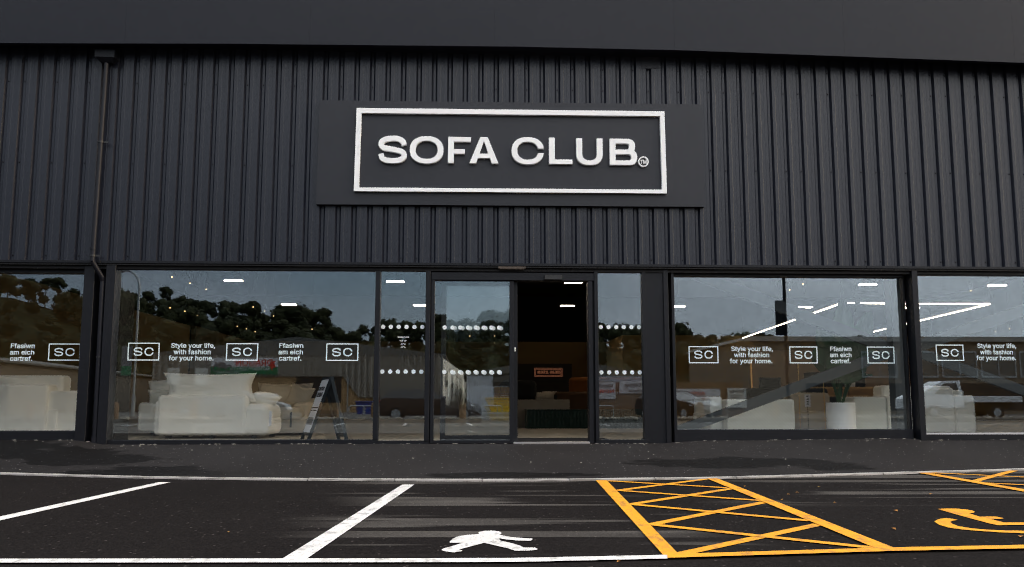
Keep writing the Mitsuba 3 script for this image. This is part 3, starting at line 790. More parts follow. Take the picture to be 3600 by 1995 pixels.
obj('backrest_cushion', tm(rbox(6.62, 6.98, 1.95, 2.3, .60, 1.09, .06)), 'cream_fabric', s, smooth=True)
feet(s, [(6.2, 1.75), (6.7, 1.75)])
s = thing('sofa', 'large cream sofa back standing in the rightmost window', 'sofa', 'pale sofa backs in the right windows')
obj('backrest', tm(rbox(7.30, 8.155, 2.6, 2.95, .315, 1.06, .035)), 'cream_fabric', s, smooth=True)
obj('side_panel', tm(rbox(8.160, 8.50, 2.6, 3.5, .315, .94, .035)), 'cream_fabric', s, smooth=True)
obj('backrest_cushion', tm(rbox(7.35, 8.12, 2.62, 2.9, 1.02, 1.095, .03)), 'cream_fabric', s, smooth=True)
feet(s, [(7.5, 2.72), (8.28, 2.72)])
s = thing('sofa', 'dim grey sofa end half hidden behind the rightmost cream sofa', 'sofa')
obj('armrest', tm(rbox(8.53, 8.68, 2.9, 3.8, .33, .90, .03)), 'grey_fabric', s, smooth=True)
obj('backrest', tm(rbox(8.15, 8.56, 3.0, 3.3, .33, 1.03, .04)), 'grey_fabric', s, smooth=True)
feet(s, [(8.6, 3.0)])
s = thing('sofa', 'dim brown grey sofa behind the gap left of the planter', 'sofa')
obj('base', tm(rbox(6.22, 7.05, 4.5, 5.5, .32, .66, .05)), 'sand_fabric', s, smooth=True)
obj('backrest', tm(rbox(6.22, 7.05, 5.1, 5.5, .40, 1.01, .09)), 'sand_fabric', s, smooth=True)
feet(s, [(6.3, 4.6), (6.95, 4.6)])
s = thing('sofa', 'black sofa with one square black cushion in front of the brown panel', 'sofa')
obj('base', tm(rbox(6.2, 8.0, 7.0, 8.0, .32, .95, .06)), 'dark_fabric', s, smooth=True)
obj('backrest', tm(rbox(6.2, 8.0, 7.6, 8.0, .40, 1.14, .08)), 'dark_fabric', s, smooth=True)
obj('backrest_cushion', placed(pillow(.50, .24, .16, .04), (6.65, 7.5, 1.25)), 'dark_fabric', s, smooth=True)
feet(s, [(6.4, 7.1), (7.8, 7.1)])
s = thing('sofa', 'tan leather sofa across the back of the right window', 'sofa')
obj('base', tm(rbox(7.85, 10.6, 8.0, 9.0, .32, .98, .06)), 'tan_fabric', s, smooth=True)
for x in (7.87, 8.78, 9.69):
    obj('backrest_cushion', tm(rbox(x, x + .88, 8.3, 8.6, .80, 1.18, .08)), 'tan_fabric', s, smooth=True)
feet(s, [(8.0, 8.1), (10.4, 8.1)])
t = thing('display_cabinet', 'low black cabinet behind the strelitzia leaves', 'cabinet')
obj('body', box(8.15, 9.45, 9.0, 9.5, FL + .1, 1.54, .01), 'dark_wall', t)
obj('plinth', box(8.25, 9.35, 9.05, 9.45, FL, FL + .1), 'black_plastic', t)
obj('picture_panel', box(8.84, 9.08, 8.72, 8.75, .85, 1.41, .004), 'poster', None, label='pale upright panel leaning behind the tan sofa', cat='panel')
for x, z0, z1 in ((6.48, .47, 1.70), (6.02, .77, 1.47)):
    t = thing('floor_lamp', 'thin brass lamp rod ' + ('directly left of the strelitzia' if x > 6.2 else 'in the middle of the right window'), 'lamp', 'brass lamp rods')
    obj('rod', cyl((x, 4.0, FL), (x, 4.0, z1), .008, 10), 'gold', t, smooth=40)
    obj('foot_plate', cyl((x, 4.0, FL), (x, 4.0, FL + .012), .10, 24), 'gold', t, smooth=40)
    obj('tip', cyl((x, 4.0, z1), (x, 4.0, z1 + .05), .014, 12), 'gold', t, smooth=40)
t = thing('price_stand', 'small white price card on a stand low in the right window', 'sign')
obj('card', box(6.085, 6.19, 3.9, 3.905, .74, .965), 'poster', t)
obj('post', cyl((6.137, 3.91, FL), (6.137, 3.91, .74), .006, 8), 'black_plastic', t)
for q, (zz, ww) in enumerate(((.92, .04), (.87, .05), (.82, .045), (.78, .05))):
    obj('print_line', box(6.137 - ww / 2, 6.137 + ww / 2, 3.898, 3.899, zz, zz + .02), 'poster_ink', t)

# planter with strelitzia
t = thing('planter', 'white cylindrical planter standing in the right window', 'planter')
prof_ = np.array([[0, FL], [.205, FL], [.214, FL + .02], [.217, .805], [.214, .815], [.200, .815], [.198, .76], [0, .76]])
obj('pot', placed(trimesh.creation.revolve(prof_, sections=48), (5.765, 1.52, 0)), 'pot_white', t, smooth=35)
obj('soil', cyl((5.765, 1.52, .755), (5.765, 1.52, .765), .197, 24), 'soil', t)
pl = thing('strelitzia_plant', 'tall potted plant with dark green paddle leaves in the white planter', 'plant')


def paddle(base, tip, width, bend, face):
    """one stalk and one big paddle leaf from base to tip"""
    width *= 1.3
    base, tip = np.array(base, float), np.array(tip, float)
    mid = base + (tip - base) * .45 + np.array([0, 0, bend])
    tt = np.linspace(0, 1, 24)[:, None]
    c = (1 - tt) ** 2 * base + 2 * tt * (1 - tt) * mid + tt ** 2 * tip
    i0 = 8
    stem = tube(c[:i0 + 2:2], .011, 7)
    ax = c[i0:]
    nl = len(ax)
    side = np.array([math.cos(face), math.sin(face), 0])
    rows = []
    for k_, p in enumerate(ax):
        s_ = k_ / (nl - 1)
        w = width * math.sin(math.pi * min(1, s_ * .92 + .03)) ** .75 * (1 - .25 * s_)
        d = ax[min(k_ + 1, nl - 1)] - ax[max(k_ - 1, 0)]
        nn = np.cross(side, d / np.linalg.norm(d))
        for q in (-1, -.5, 0, .5, 1):
            rows.append(p + side * w / 2 * q + nn * (abs(q) * w * .16 + .012 * math.sin(9 * s_ + 5 * q)))
    f = [[i * 5 + j, i * 5 + j + 1, (i + 1) * 5 + j + 1, (i + 1) * 5 + j] for i in range(nl - 1) for j in range(4)]
    return stem, (np.array(rows), np.array(f))


for bx, tip, w, bend, face in ((-.03, (5.42, 1.35, 1.93), .36, .45, .2), (0, (5.86, 1.50, 2.42), .34, .2, .1), (.05, (6.26, 1.45, 2.22), .30, .2, -.3), (.03, (6.42, 1.60, 1.86), .32, .35, .3), (-.04, (5.62, 1.62, 2.02), .32, .2, .5),
                               (.02, (6.02, 1.34, 1.45), .33, .25, -.1), (-.02, (5.60, 1.30, 1.55), .34, .35, .15), (.0, (6.10, 1.85, 2.0), .30, .2, .9), (.04, (6.20, 1.36, 1.22), .28, .45, .2), (-.03, (5.50, 1.75, 1.62), .30, .3, -.4), (-.05, (5.40, 1.30, 1.66), .42, .5, .1), (.03, (5.98, 1.32, 1.30), .36, .35, .0), (-.02, (5.74, 1.30, 1.72), .36, .3, .1)):
    st, lf_ = paddle((5.765 + bx, 1.52 + bx * .5, .765), tip, w, bend, face)
    L_ = obj('leaf', lf_, 'strelitzia_leaf', pl, smooth=True)
    obj('stalk', st, 'leaf_stem', L_, smooth=True)

# folding sign board inside the left window
t = thing('sign_board', 'dark blue folding sign board with a white poster inside the left window', 'sign')
ap = np.array([-2.045, 1.10, 1.185])
for nm, fx, fy in (('front_frame', -2.42, 1.50), ('rear_frame', -1.80, 1.05)):
    ft = np.array([fx, fy, FL])
    d = ap - ft
    sd = np.array([.17, -.50, 0.0])
    sd /= np.linalg.norm(sd)
    sd *= .30
    ms = []
    for s0 in (-1, 1):
        a, b = ft + sd * s0, ap + sd * s0
        ms.append(join([trimesh.convex.convex_hull(np.array([p + np.array([dx, dy, 0]) for p in (a, b) for dx in (-.022, .022) for dy in (-.03, .03)]))]))
    for q in (.10, .97):
        a, b = ft + d * q - sd, ft + d * q + sd
        ms.append(trimesh.convex.convex_hull(np.array([p + np.array([dx, 0, dz]) for p in (a, b) for dx in (-.015, .015) for dz in (-.025, .025)])))
    fk = obj(nm, join(ms), 'blue_board', t)
    nrm = np.cross(d, sd)
    nrm /= np.linalg.norm(nrm)
    if nrm[0] * (-1 if nm == 'front_frame' else 1) < 0:
        nrm = -nrm
    q = np.array([ft + d * .12 - sd * .93, ft + d * .12 + sd * .93, ft + d * .95 + sd * .93, ft + d * .95 - sd * .93])
    obj('poster', trimesh.convex.convex_hull(np.vstack([q + nrm * .026, q + nrm * .010])), 'poster' if nm == 'front_frame' else 'dark_wall', fk)
    if nm == 'front_frame':
        ink = []
        for r, (h0, h1) in enumerate(((.78, .84), (.68, .75), (.50, .52), (.46, .475), (.24, .36))):
            for c_ in range(7):
                u0 = -.78 + c_ * .225
                u1 = u0 + (.16 if r < 2 else .22)
                w_ = np.array([ft + d * h0 + sd * u0, ft + d * h0 + sd * u1, ft + d * h1 + sd * u1, ft + d * h1 + sd * u0])
                ink.append(trimesh.convex.convex_hull(np.vstack([w_ + nrm * .0285, w_ + nrm * .027])))
        obj('print', join(ink), 'poster_ink', fk)

# reception counter and sofas seen through the open door
t = thing('counter', 'long dark green fluted tile counter seen through the open door', 'counter')
obj('body', box(1.29, 3.9, 7.64, 8.2, FL, .655), 'green_tile', t)
obj('top', box(1.27, 3.92, 7.60, 8.22, .655, .672, .004), 'green_tile', t)
tile = [ply(box(0, .030, 0, .02, 0, .19, .008), 'green_tile')]
for r in range(2):
    for c_ in range(86):
        obj('tile', tile[0], None, t, to_world=T().translate([1.292 + c_ * .0302, 7.622, FL + .004 + r * .195]))
obj('display_plinth', box(1.11, 2.3, 8.25, 9.3, FL, .89, .006), 'carpet', None, label='beige carpeted plinth behind the green counter', cat='plinth')
s = thing('sofa', 'brown sofa behind the green counter with orange back cushion', 'sofa')
obj('base', tm(rbox(2.01, 4.4, 8.6, 9.6, .45, 1.07, .10)), 'brown_fabric', s, smooth=True)
obj('backrest_cushion', tm(rbox(2.42, 4.2, 9.2, 9.55, 1.00, 1.42, .10)), 'rust_fabric', s, smooth=True, label='orange brown back cushion')
obj('price_tag', box(1.985, 2.05, 8.585, 8.59, .74, .99), 'dark_fabric', s)
feet(s, [(2.2, 8.75), (4.2, 8.75)], .2)
obj('pouffe', tm(rbox(.75, 1.57, 8.3, 9.1, .89, 1.33, .14)), 'dark_fabric', None, smooth=True, label='dark rounded cushion seat on the beige plinth', cat='pouffe')
for (x, z, w_, rz) in ((1.72, .96, .30, 8), (1.92, .98, .34, -6)):
    obj('throw_pillow', placed(pillow(w_, .22, .12, .05), (x, 9.0, z), rz, -14), 'sand_fabric', None, smooth=True, label='beige pillow on the plinth ' + ('beside the dark pouffe' if x < 1.8 else 'beside the brown sofa'), cat='pillow')
obj('sign_wall', box(1.55, 3.36, 17.12, 17.3, FL, 2.07), 'dark_wall', None, label='black freestanding wall panel carrying the neon sign', cat='wall panel')
ns = thing('neon_sign', 'orange glowing neon sign on the black wall seen through the open door', 'neon sign')
fr = [sbox(0, 0, .89, .27), sbox(.035, .035, .855, .235)]
gl = unary_union([f.exterior.buffer(.0050) for f in fr])
obj('tube_frame', upright(prism(gl, .012), 2.15, 17.09, 1.66), None, ns, emit=glow(.026, .0095, .0050))
xx = .10
for ch, w_ in (('S', .075), ('O', .085), ('F', .06), ('A', .08), (' ', .03), ('C', .085), ('L', .06), ('U', .07), ('B', .07)):
    if ch != ' ':
        g = letter(ch, w_, .085, .024, .022).simplify(.001)
        g = g.boundary.buffer(.0026)
        obj('tube_letter', upright(prism(g, .012), 2.15 + xx, 17.09, 1.755), None, ns, emit=glow(.034, .0125, .0062))
    xx += w_ + .014
obj('backing', box(2.12, 3.07, 17.095, 17.118, 1.63, 1.96, .003), 'dark_wall', ns)

# ------------------------------------------------------------------ across the car park, behind the camera (seen mirrored in the glass)
principled('shed_cladding', proc(lambda p, n, uv: mix((.27, .235, .19), (.37, .335, .28), fbm(p.x * .7, p.y * .7, p.z * .5)) * (0.82 + 0.30 * dr.sin(p.x * 6.2832 / .56) * smoothstep(.2, .5, noise(p.x * .4, p.z * .3)))), 0.6, 0.3)  # sine stripes darken and lighten the colour in place of rib shading
principled('grey_cladding', tex((.45, .46, .49), (.56, .57, .60), .7, .7, .5), 0.5, 0.3)
principled('cream_render', tex((.62, .56, .47), (.72, .66, .56), .5, .5, .5), 0.8, 0.2)
principled('tan_render', tex((.165, .130, .095), (.22, .178, .132), .4, .4, .8), 0.8, 0.2)
principled('roof_sheet', tex((.10, .095, .085), (.18, .17, .15), .6, .6, .6), 0.7, 0.2)
principled('dark_opening', (.015, .015, .016), 0.6, 0.3)
principled('brick', proc(lambda p, n, uv: mix((.34, .20, .095), (.48, .30, .15), cell_rand((p.x + .11 * dr.floor(p.z / .075)) / .225, p.z / .075, 1)) * dr.select((dr.abs(p.z / .075 - dr.floor(p.z / .075) - .5) > .42), .75, 1.0)), 0.85, 0.15)
principled('sign_green', (.010, .16, .060), 0.5, 0.3)
principled('sign_red', (.55, .035, .020), 0.5, 0.3)
principled('sign_cream', (.66, .62, .54), 0.5, 0.3)
principled('banner_white', (.66, .63, .62), 0.6, 0.2)
principled('banner_grey', (.16, .15, .15), 0.6, 0.2)
principled('timber', tex((.20, .115, .060), (.31, .19, .105), 4, 4, .7), 0.85, 0.15)
principled('galvanised', (.42, .43, .43), 0.45, 0.4, 0.6)
principled('car_black', (.014, .012, .012), 0.12, 0.6, 0.0, clearcoat=0.8)
principled('car_brown', (.060, .040, .034), 0.16, 0.6, 0.2, clearcoat=0.8)
principled('car_glass', (.012, .014, .015), 0.06, 0.7)
principled('van_white', (.70, .70, .70), 0.25, 0.5, clearcoat=0.5)
principled('tyre', (.018, .018, .018), 0.8, 0.2)
principled('skip_yellow', (.62, .36, .020), 0.5, 0.3)
principled('bin_blue', (.020, .045, .20), 0.5, 0.3)
principled('stone', tex((.30, .26, .20), (.48, .42, .34), 6, 6, 6), 0.9, 0.1)
principled('bark', (.09, .07, .05), 0.9, 0.1)
principled('hill_grass', tex((.012, .016, .006), (.028, .030, .012), .15, .15, .15), 0.95, 0.1)
scene['material_foliage'] = {'type': 'twosided', 'bsdf': {'type': 'principled', 'base_color': proc(lambda p, n, uv: mix((.009, .015, .005), (.045, .046, .015), dr.clip(1.5 * fbm(p.x * .22, p.y * .22, p.z * .3) - .25 + .3 * (noise(p.x * 2.1, p.y * 2.1, p.z * 2.1) - .5), 0, 1))), 'roughness': 0.8, 'specular': 0.2}}

# wooded hill: the skyline seen in the windows, from the left to the right of the picture
SKX = np.array([-200, -130, -92, -84, -76, -62, -54, -47, -42, -37, -32, -27, -23, -15, -9, -2, 4, 9, 18, 26, 33, 40, 50, 70, 120, 200.])
SKZ = np.array([34, 30, 26.5, 24.2, 23.8, 23.2, 22.2, 21.8, 20.0, 19.0, 20.2, 17.8, 15.2, 17.0, 17.6, 17.0, 19.2, 19.8, 18.0, 17.4, 16.2, 15.6, 15.2, 13.5, 13, 13.])


def hill_z(x, y):
    t = np.clip((-y - 100) / 75.0, 0, 1.5)
    top = np.interp(x, SKX, SKZ) - 4.0
    return np.where(-y > 175, top - (-y - 175) * .25, top * t ** 1.15)


gx, gy = np.meshgrid(np.linspace(-260, 260, 66), np.linspace(-250, -98, 26), indexing='ij')
hv = np.stack([gx, gy, hill_z(gx, gy) - .05], -1).reshape(-1, 3)
hf = np.array([[i * 26 + j, (i + 1) * 26 + j, (i + 1) * 26 + j + 1, i * 26 + j + 1] for i in range(65) for j in range(25)])
obj('hill', (hv, hf), 'hill_grass', smooth=True, kind='structure')


def crown(r, h, nl, seed, leaf=.48):
    g = np.random.default_rng(seed)
    lobes = [(g.normal(0, r * .46, 2), g.uniform(.10, .85) * h, g.uniform(.26, .52) * r) for _ in range(15)]
    lobes.append((np.zeros(2), h * .78, r * .55))
    P, N = [], []
    for k in range(nl):
        (c, z, q) = lobes[g.integers(len(lobes))]
        d = g.normal(size=3)
        d /= np.linalg.norm(d)
        rad = q * g.uniform(.62, 1.15)
        P.append([c[0] + d[0] * rad, c[1] + d[1] * rad, z + d[2] * rad * .85])
        N.append(d)
    P, N = np.array(P), np.array(N)
    N = N + g.normal(0, .55, N.shape)
    a = np.cross(N, g.normal(size=N.shape))
    a /= np.linalg.norm(a, axis=1, keepdims=True)
    b = np.cross(N, a)
    b /= np.linalg.norm(b, axis=1, keepdims=True)
    s = g.uniform(.6, 1.25, (nl, 1)) * leaf
    q = np.stack([P - a * s, P - b * s * .7, P + a * s, P + b * s * .7], 1)
    cores = []
    for c, z, rr in lobes:
        m = trimesh.creation.icosphere(1, 1.0)
        m.vertices *= g.uniform(.62, .86, (len(m.vertices), 1)) * rr
        m.apply_translation([c[0], c[1], z])
        t = m.vertices[m.faces]
        cores.append(np.concatenate([t, t[:, 2:]], 1))
    return np.vstack([q] + cores).reshape(-1, 3)


protos = [crown(3.6, 7.5, 950, 11), crown(3.1, 8.5, 860, 12), crown(4.3, 7.0, 1050, 13), crown(2.4, 9.5, 700, 14), crown(3.4, 6.5, 800, 15)]
wood, trunks = [], []
g = np.random.default_rng(3)
spots = []
for x in np.arange(-190, 150, 3.0):
    spots.append((x + g.uniform(-1.0, 1.0), -174 + g.uniform(-2.5, 2.5), g.uniform(.42, .72)))
for row, (yy, st) in enumerate(((-164, 6.2), (-152, 6.0), (-140, 6.4), (-128, 7.0), (-117, 7.4), (-108, 8.0))):
    for x in np.arange(-170, 60, st):
        if row > 3 and -34 < x < 70:
            continue
        spots.append((x + g.uniform(-2, 2), yy + g.uniform(-3, 3), g.uniform(.55, .88)))
for x, y, s in spots:
    p = protos[g.integers(5)]
    a = g.uniform(0, 6.28)
    c, sn = math.cos(a), math.sin(a)
    z = float(hill_z(np.array(x), np.array(y)))
    wood.append(p @ np.array([[c, sn, 0], [-sn, c, 0], [0, 0, 1]]) * s + [x, y, z])
    trunks.append(cyl((x, y, z - .5), (x, y, z + 4.5 * s), .22 * s, 6, .12 * s))
wv = np.vstack(wood)
wf = np.arange(len(wv)).reshape(-1, 4)
wk = thing('hillside_wood', 'dark wood covering the hillside beyond the sheds', 'wood')
labels[wk]['kind'] = 'stuff'
obj('foliage', (wv, wf), 'foliage', wk, kind='stuff')
obj('trunks', join(trunks), 'bark', wk, kind='stuff')


def corrugated(x0, x1, y, zlo, zhi, per=.28, dep=.09, out=1):
    """A ribbed sheet wall facing +y; zlo and zhi are functions of x."""
    xs_ = np.arange(x0, x1 + 1e-6, per / 4)
    d = np.tile([0, dep, dep, 0], len(xs_) // 4 + 1)[:len(xs_)]
    v = np.array([[x, y + out * dd, z] for x, dd in zip(xs_, d) for z in (zlo(x), zhi(x))])
    f = np.array([[2 * i, 2 * i + 2, 2 * i + 3, 2 * i + 1] for i in range(len(xs_) - 1)])
    return (v, f)


# motorcycle dealer's shed: ribbed gable, brick base, sign board
t = thing('motorcycle_shop', 'grey ribbed gable shed with brick base and green and white shop sign', 'building')
SY = -72.4


def gable(x):
    return 6.72 - 1.75 * abs(x + 15.6) / 13.2 * (1 - .12 * abs(x + 15.6) / 13.2)


def clad_lo(x):
    return np.interp(x, [-28.5, -24.0, -23.9, -20.2, -20.1, -11.4, -9.9, -2.2], [.4, .4, 2.0, 2.0, 3.25, 3.25, 1.35, 1.35])


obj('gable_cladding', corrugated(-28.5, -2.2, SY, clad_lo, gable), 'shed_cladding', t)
obj('brick_wall', box(-28.4, -2.3, SY - .5, SY - .12, 0, 4.5), 'brick', t)
obj('roof', trimesh.convex.convex_hull(np.array([[x, y, gable(x) + .02 + dz] for x in (-28.7, -15.6, -2.0) for y in (SY + .1, -122) for dz in (0, .12)])), 'roof_sheet', t)
obj('opening', box(-15.6, -11.5, SY - .14, SY - .06, .9, 3.3), 'dark_opening', t)
obj('shutter', box(-26.0, -21.0, SY - .1, SY - .02, 0, 2.0), 'grey_cladding', t)
obj('drainpipe', cyl((-10.9, SY + .1, 0), (-10.9, SY + .1, 3.2), .06, 8), 'galvanised', t)
obj('side_wall', trimesh.convex.convex_hull(np.array([[-2.25, SY, 0], [-2.25, SY, 4.95], [-.2, -122, 0], [-.2, -122, 4.95], [-2.5, SY, 0], [-2.5, SY, 4.95]])), 'cream_render', t)
for k_ in range(4):
    obj('side_window', box(-2.0 + k_ * .38, -1.90 + k_ * .38, SY - 5 - k_ * 9, SY - 3.4 - k_ * 9, 2.4, 3.9), 'dark_opening', t)
bars = [box(-8.6 + .16 * i, -8.55 + .16 * i, SY + .02, SY + .06, .2, 1.35) for i in range(38)]
obj('railings', join(bars), 'galvanised', t, kind='stuff')
sb = obj('name_board', box(-23.25, -17.25, SY + .06, SY + .14, 3.42, 4.92, .01), 'banner_white', t)
obj('green_band', box(-23.25, -17.25, SY + .14, SY + .15, 3.42, 4.12), 'sign_green', sb)


def lettering(name, text, x_right, width, z, cap, y, m, parent):
    obj(name, upright(fit_text(text, 0, width, 0, cap, .012), x_right, y, z, True), m, parent)


lettering('lettering', 'DRAGON', -17.75, 3.3, 4.20, .58, SY + .145, 'sign_red', sb)
lettering('lettering', 'MOTORCYCLES LTD', -18.0, 3.5, 3.80, .24, SY + .152, 'banner_white', sb)
lettering('lettering', '029 2034 3463', -20.7, 2.0, 3.52, .17, SY + .152, 'banner_white', sb)
wing = Polygon([(0, 0), (.25, .55), (.1, .9), (.45, .8), (.6, 1.15), (.75, .75), (1.05, .85), (.85, .5), (1.1, .3), (.8, .1), (.6, -.35), (.4, .0)])
obj('emblem', upright(prism(affinity.scale(wing, .62, .72, origin=(0, 0)), .012), -17.42, SY + .152, 4.02, True), 'sign_red', sb)
bike = unary_union([Point(0, 0).buffer(.34).difference(Point(0, 0).buffer(.24)), Point(1.15, 0).buffer(.34).difference(Point(1.15, 0).buffer(.22)), Polygon([(.0, .02), (.35, .5), (.7, .62), (1.0, .45), (1.2, .6), (1.3, .5), (1.0, .15), (.5, .0)])])
obj('motorcycle_picture', upright(prism(bike, .012), -21.65, SY + .154, 3.95, True), 'banner_grey', sb)
pb = obj('showroom_board', box(-19.6, -17.2, SY - .05, SY + .05, 1.35, 1.72), 'banner_white', t)
lettering('lettering', 'SHOWROOM', -17.35, 2.1, 1.45, .17, SY + .055, 'banner_grey', pb)
for k_, (x, c_) in enumerate(((-26.6, 'sign_cream'), (-25.3, 'tan_render'), (-24.1, 'sign_cream'))):
    obj('poster', box(x - .55, x + .55, SY + .06, SY + .10, 2.5, 4.0), c_, t)

# long low shed at the left, running away
t = thing('low_shed', 'long low tan shed with dark sheet roof left of the lamp post', 'building')
obj('wall', trimesh.convex.convex_hull(np.array([[-31.8, -44, 0], [-31.8, -44, 3.6], [-34.2, -92, 0], [-34.2, -92, 3.6], [-48, -44, 0], [-48, -44, 3.6], [-48, -92, 0], [-48, -92, 3.6]])), 'tan_render', t)
obj('roof', trimesh.convex.convex_hull(np.array([[-31.4, -43.7, 3.62], [-33.8, -92, 3.62], [-48, -43.7, 5.4], [-48, -92, 5.4], [-31.4, -43.7, 3.75], [-33.8, -92, 3.75], [-48, -43.7, 5.5], [-48, -92, 5.5]])), 'roof_sheet', t)
for k_ in range(3):
    y = -52 - k_ * 11
    obj('door', box(-32.6 - k_ * .55, -32.0 - k_ * .55, y - 1.2, y + 1.2, 0, 2.4), 'dark_opening', t)
t = thing('low_shed', 'beige front wall of the low shed facing the car park at far left', 'building')
obj('wall', box(-60, -31.9, -43.9, -43.5, 0, 3.1), 'tan_render', t)
obj('gutter', box(-60, -31.7, -43.5, -43.35, 3.0, 3.15), 'roof_sheet', t)
obj('window', box(-36.5, -35.2, -43.49, -43.42, 1.0, 2.1), 'banner_white', t)

# grey shed behind the yellow skip
t = thing('grey_shed', 'grey ribbed gable shed behind the timber yard', 'building')


def gable2(x):
    return 5.45 - 1.75 * abs(x - 9.2) / 9.4


obj('gable_cladding', corrugated(-.1, 18.6, -82, lambda x: 0.0, gable2), 'grey_cladding', t)
obj('roof', trimesh.convex.convex_hull(np.array([[x, y, gable2(x) + dz] for x in (-.4, 9.2, 18.9) for y in (-81.9, -112) for dz in (0, .15)])), 'roof_sheet', t)
# large warehouse at the right
t = thing('warehouse', 'large grey brown warehouse with a row of white framed windows', 'building')
obj('wall', box(21.3, 75, -75, -57, 0, 5.55), 'tan_render', t)
obj('roof', trimesh.convex.convex_hull(np.array([[20.9, -56.6, 5.55], [75, -56.6, 5.55], [75, -75, 5.55], [20.9, -75, 5.55], [21.6, -57, 5.95], [75, -57, 5.95], [75, -75, 5.95], [21.6, -75, 5.95]])), 'roof_sheet', t)
obj('dark_ground_floor', box(26, 74, -57.05, -56.94, .3, 2.35), 'dark_opening', t)
for k_ in range(8):
    x0 = 30.4 + k_ * 3.1
    w_ = obj('window', join([box(x0, x0 + 2.8, -57, -56.9, 2.78, 2.90), box(x0, x0 + 2.8, -57, -56.9, 4.70, 4.82), box(x0, x0 + .09, -57, -56.9, 2.78, 4.82), box(x0 + 1.36, x0 + 1.44, -57, -56.9, 2.78, 4.82), box(x0 + 2.71, x0 + 2.8, -57, -56.9, 2.78, 4.82)]), 'galvanised', t)
    obj('glazing', box(x0 + .09, x0 + 2.71, -57, -56.96, 2.9, 4.7), 'roof_sheet', w_)

# timber yard fence with banners
t = thing('fence', 'brown pointed timber fence carrying white banners', 'fence')
pale = ply(trimesh.convex.convex_hull(np.array([[x, y, z] for y in (0, .02) for x, z in ((-.05, .05), (.05, .05), (.05, 1.92), (0, 2.02), (-.05, 1.92))])), 'timber')
g = np.random.default_rng(5)
for k_ in range(96):
    obj('pale', pale, None, t, to_world=T().translate([4.2 + k_ * .115, -37.4, g.uniform(-.04, .04)]))
for z in (.5, 1.5):
    obj('rail', box(4.1, 15.3, -37.46, -37.402, z, z + .09), 'timber', t)


def banner(label, x0, x1, z0, z1, lines):
    b = thing('banner', label, 'banner')
    n_ = 16
    v = np.array([[x0 + (x1 - x0) * i / n_, -37.30 + .035 * math.sin(i * 1.9), z] for i in range(n_ + 1) for z in (z0, z1)])
    f = np.array([[2 * i, 2 * i + 1, 2 * i + 3, 2 * i + 2] for i in range(n_)])
    obj('cloth', (v, f), 'banner_white', b, smooth=True)
    for t_, xr, w_, z, cap, m in lines:
        obj('lettering', upright(fit_text(t_, 0, w_, 0, cap, .01), xr, -37.24, z, True), m, b)


banner('white banner with red opening text at the left end of the fence', 5.8, 8.05, 1.05, 1.95, [('MonTimber', 7.9, 1.7, 1.68, .16, 'banner_grey'), ('NOW OPEN', 7.95, 1.9, 1.38, .17, 'sign_red'), ('8am - 5pm', 7.0, 1.1, 1.12, .15, 'sign_red')])
banner('white banner with grey welcome text on the fence', 8.25, 10.3, 1.35, 2.02, [('MonTimber', 10.1, 1.6, 1.73, .17, 'banner_grey'), ('Welcome', 10.0, 1.25, 1.43, .15, 'banner_grey')])
banner('long white banner with dark red text in the middle of the fence', 11.4, 13.9, .70, 1.60, [('Architectural', 13.0, 1.5, 1.28, .17, 'sign_red'), ('Ironmongery', 13.0, 1.3, .98, .17, 'sign_red')])
b = thing('notice_board', 'upright white notice board at the right end of the fence', 'sign')
obj('board', box(14.25, 15.30, -37.25, -37.2, .58, 1.65), 'sign_cream', b)
obj('lettering', upright(fit_text('MonTimber', 0, .86, 0, .15, .01), 15.2, -37.195, 1.40, True), 'banner_grey', b)
for k_ in range(6):
    obj('print_line', box(14.4, 15.1 - .06 * (k_ % 3), -37.2, -37.195, 1.22 - k_ * .10, 1.25 - k_ * .10), 'banner_grey', b)

# verge with stones, bollards, cycle hoops
obj('verge', trimesh.convex.convex_hull(np.array([[x, y, z] for x in (-60, 60) for y, z in ((-25.9, 0), (-26.1, .17), (-29.2, .17), (-29.4, 0))])), 'old_asphalt', kind='structure')
g = np.random.default_rng(9)
st = []
for _ in range(420):
    m = trimesh.creation.icosphere(1, 1.0)
    m.vertices *= g.uniform(.75, 1.2, (len(m.vertices), 1))
    m.apply_scale([g.uniform(.06, .15), g.uniform(.05, .12), g.uniform(.04, .10)])
    m.apply_translation([g.uniform(-34, 34), g.uniform(-26.5, -26.0), .18])
    st.append(m)
obj('verge_stones', join(st), 'stone', kind='stuff', label='pale loose stones edging the verge across the car park', cat='stones')
for nb, x in enumerate((-18.2, -14.6, -11.4, -3.9, -.2, 10.0, 13.3)):
    bo = thing('bollard', ('leftmost', 'second', 'third', 'fourth', 'fifth', 'sixth', 'rightmost')[nb] + ' timber bollard from the left on the verge across the car park', 'bollard', 'timber bollards on the verge')
    pr = np.array([[0, .1], [.15, .1], [.15, .72], [.125, .80], [.07, .85], [0, .865]])
    obj('post', placed(trimesh.creation.revolve(pr, sections=20), (x, -26.5, 0)), 'timber', bo, smooth=40)
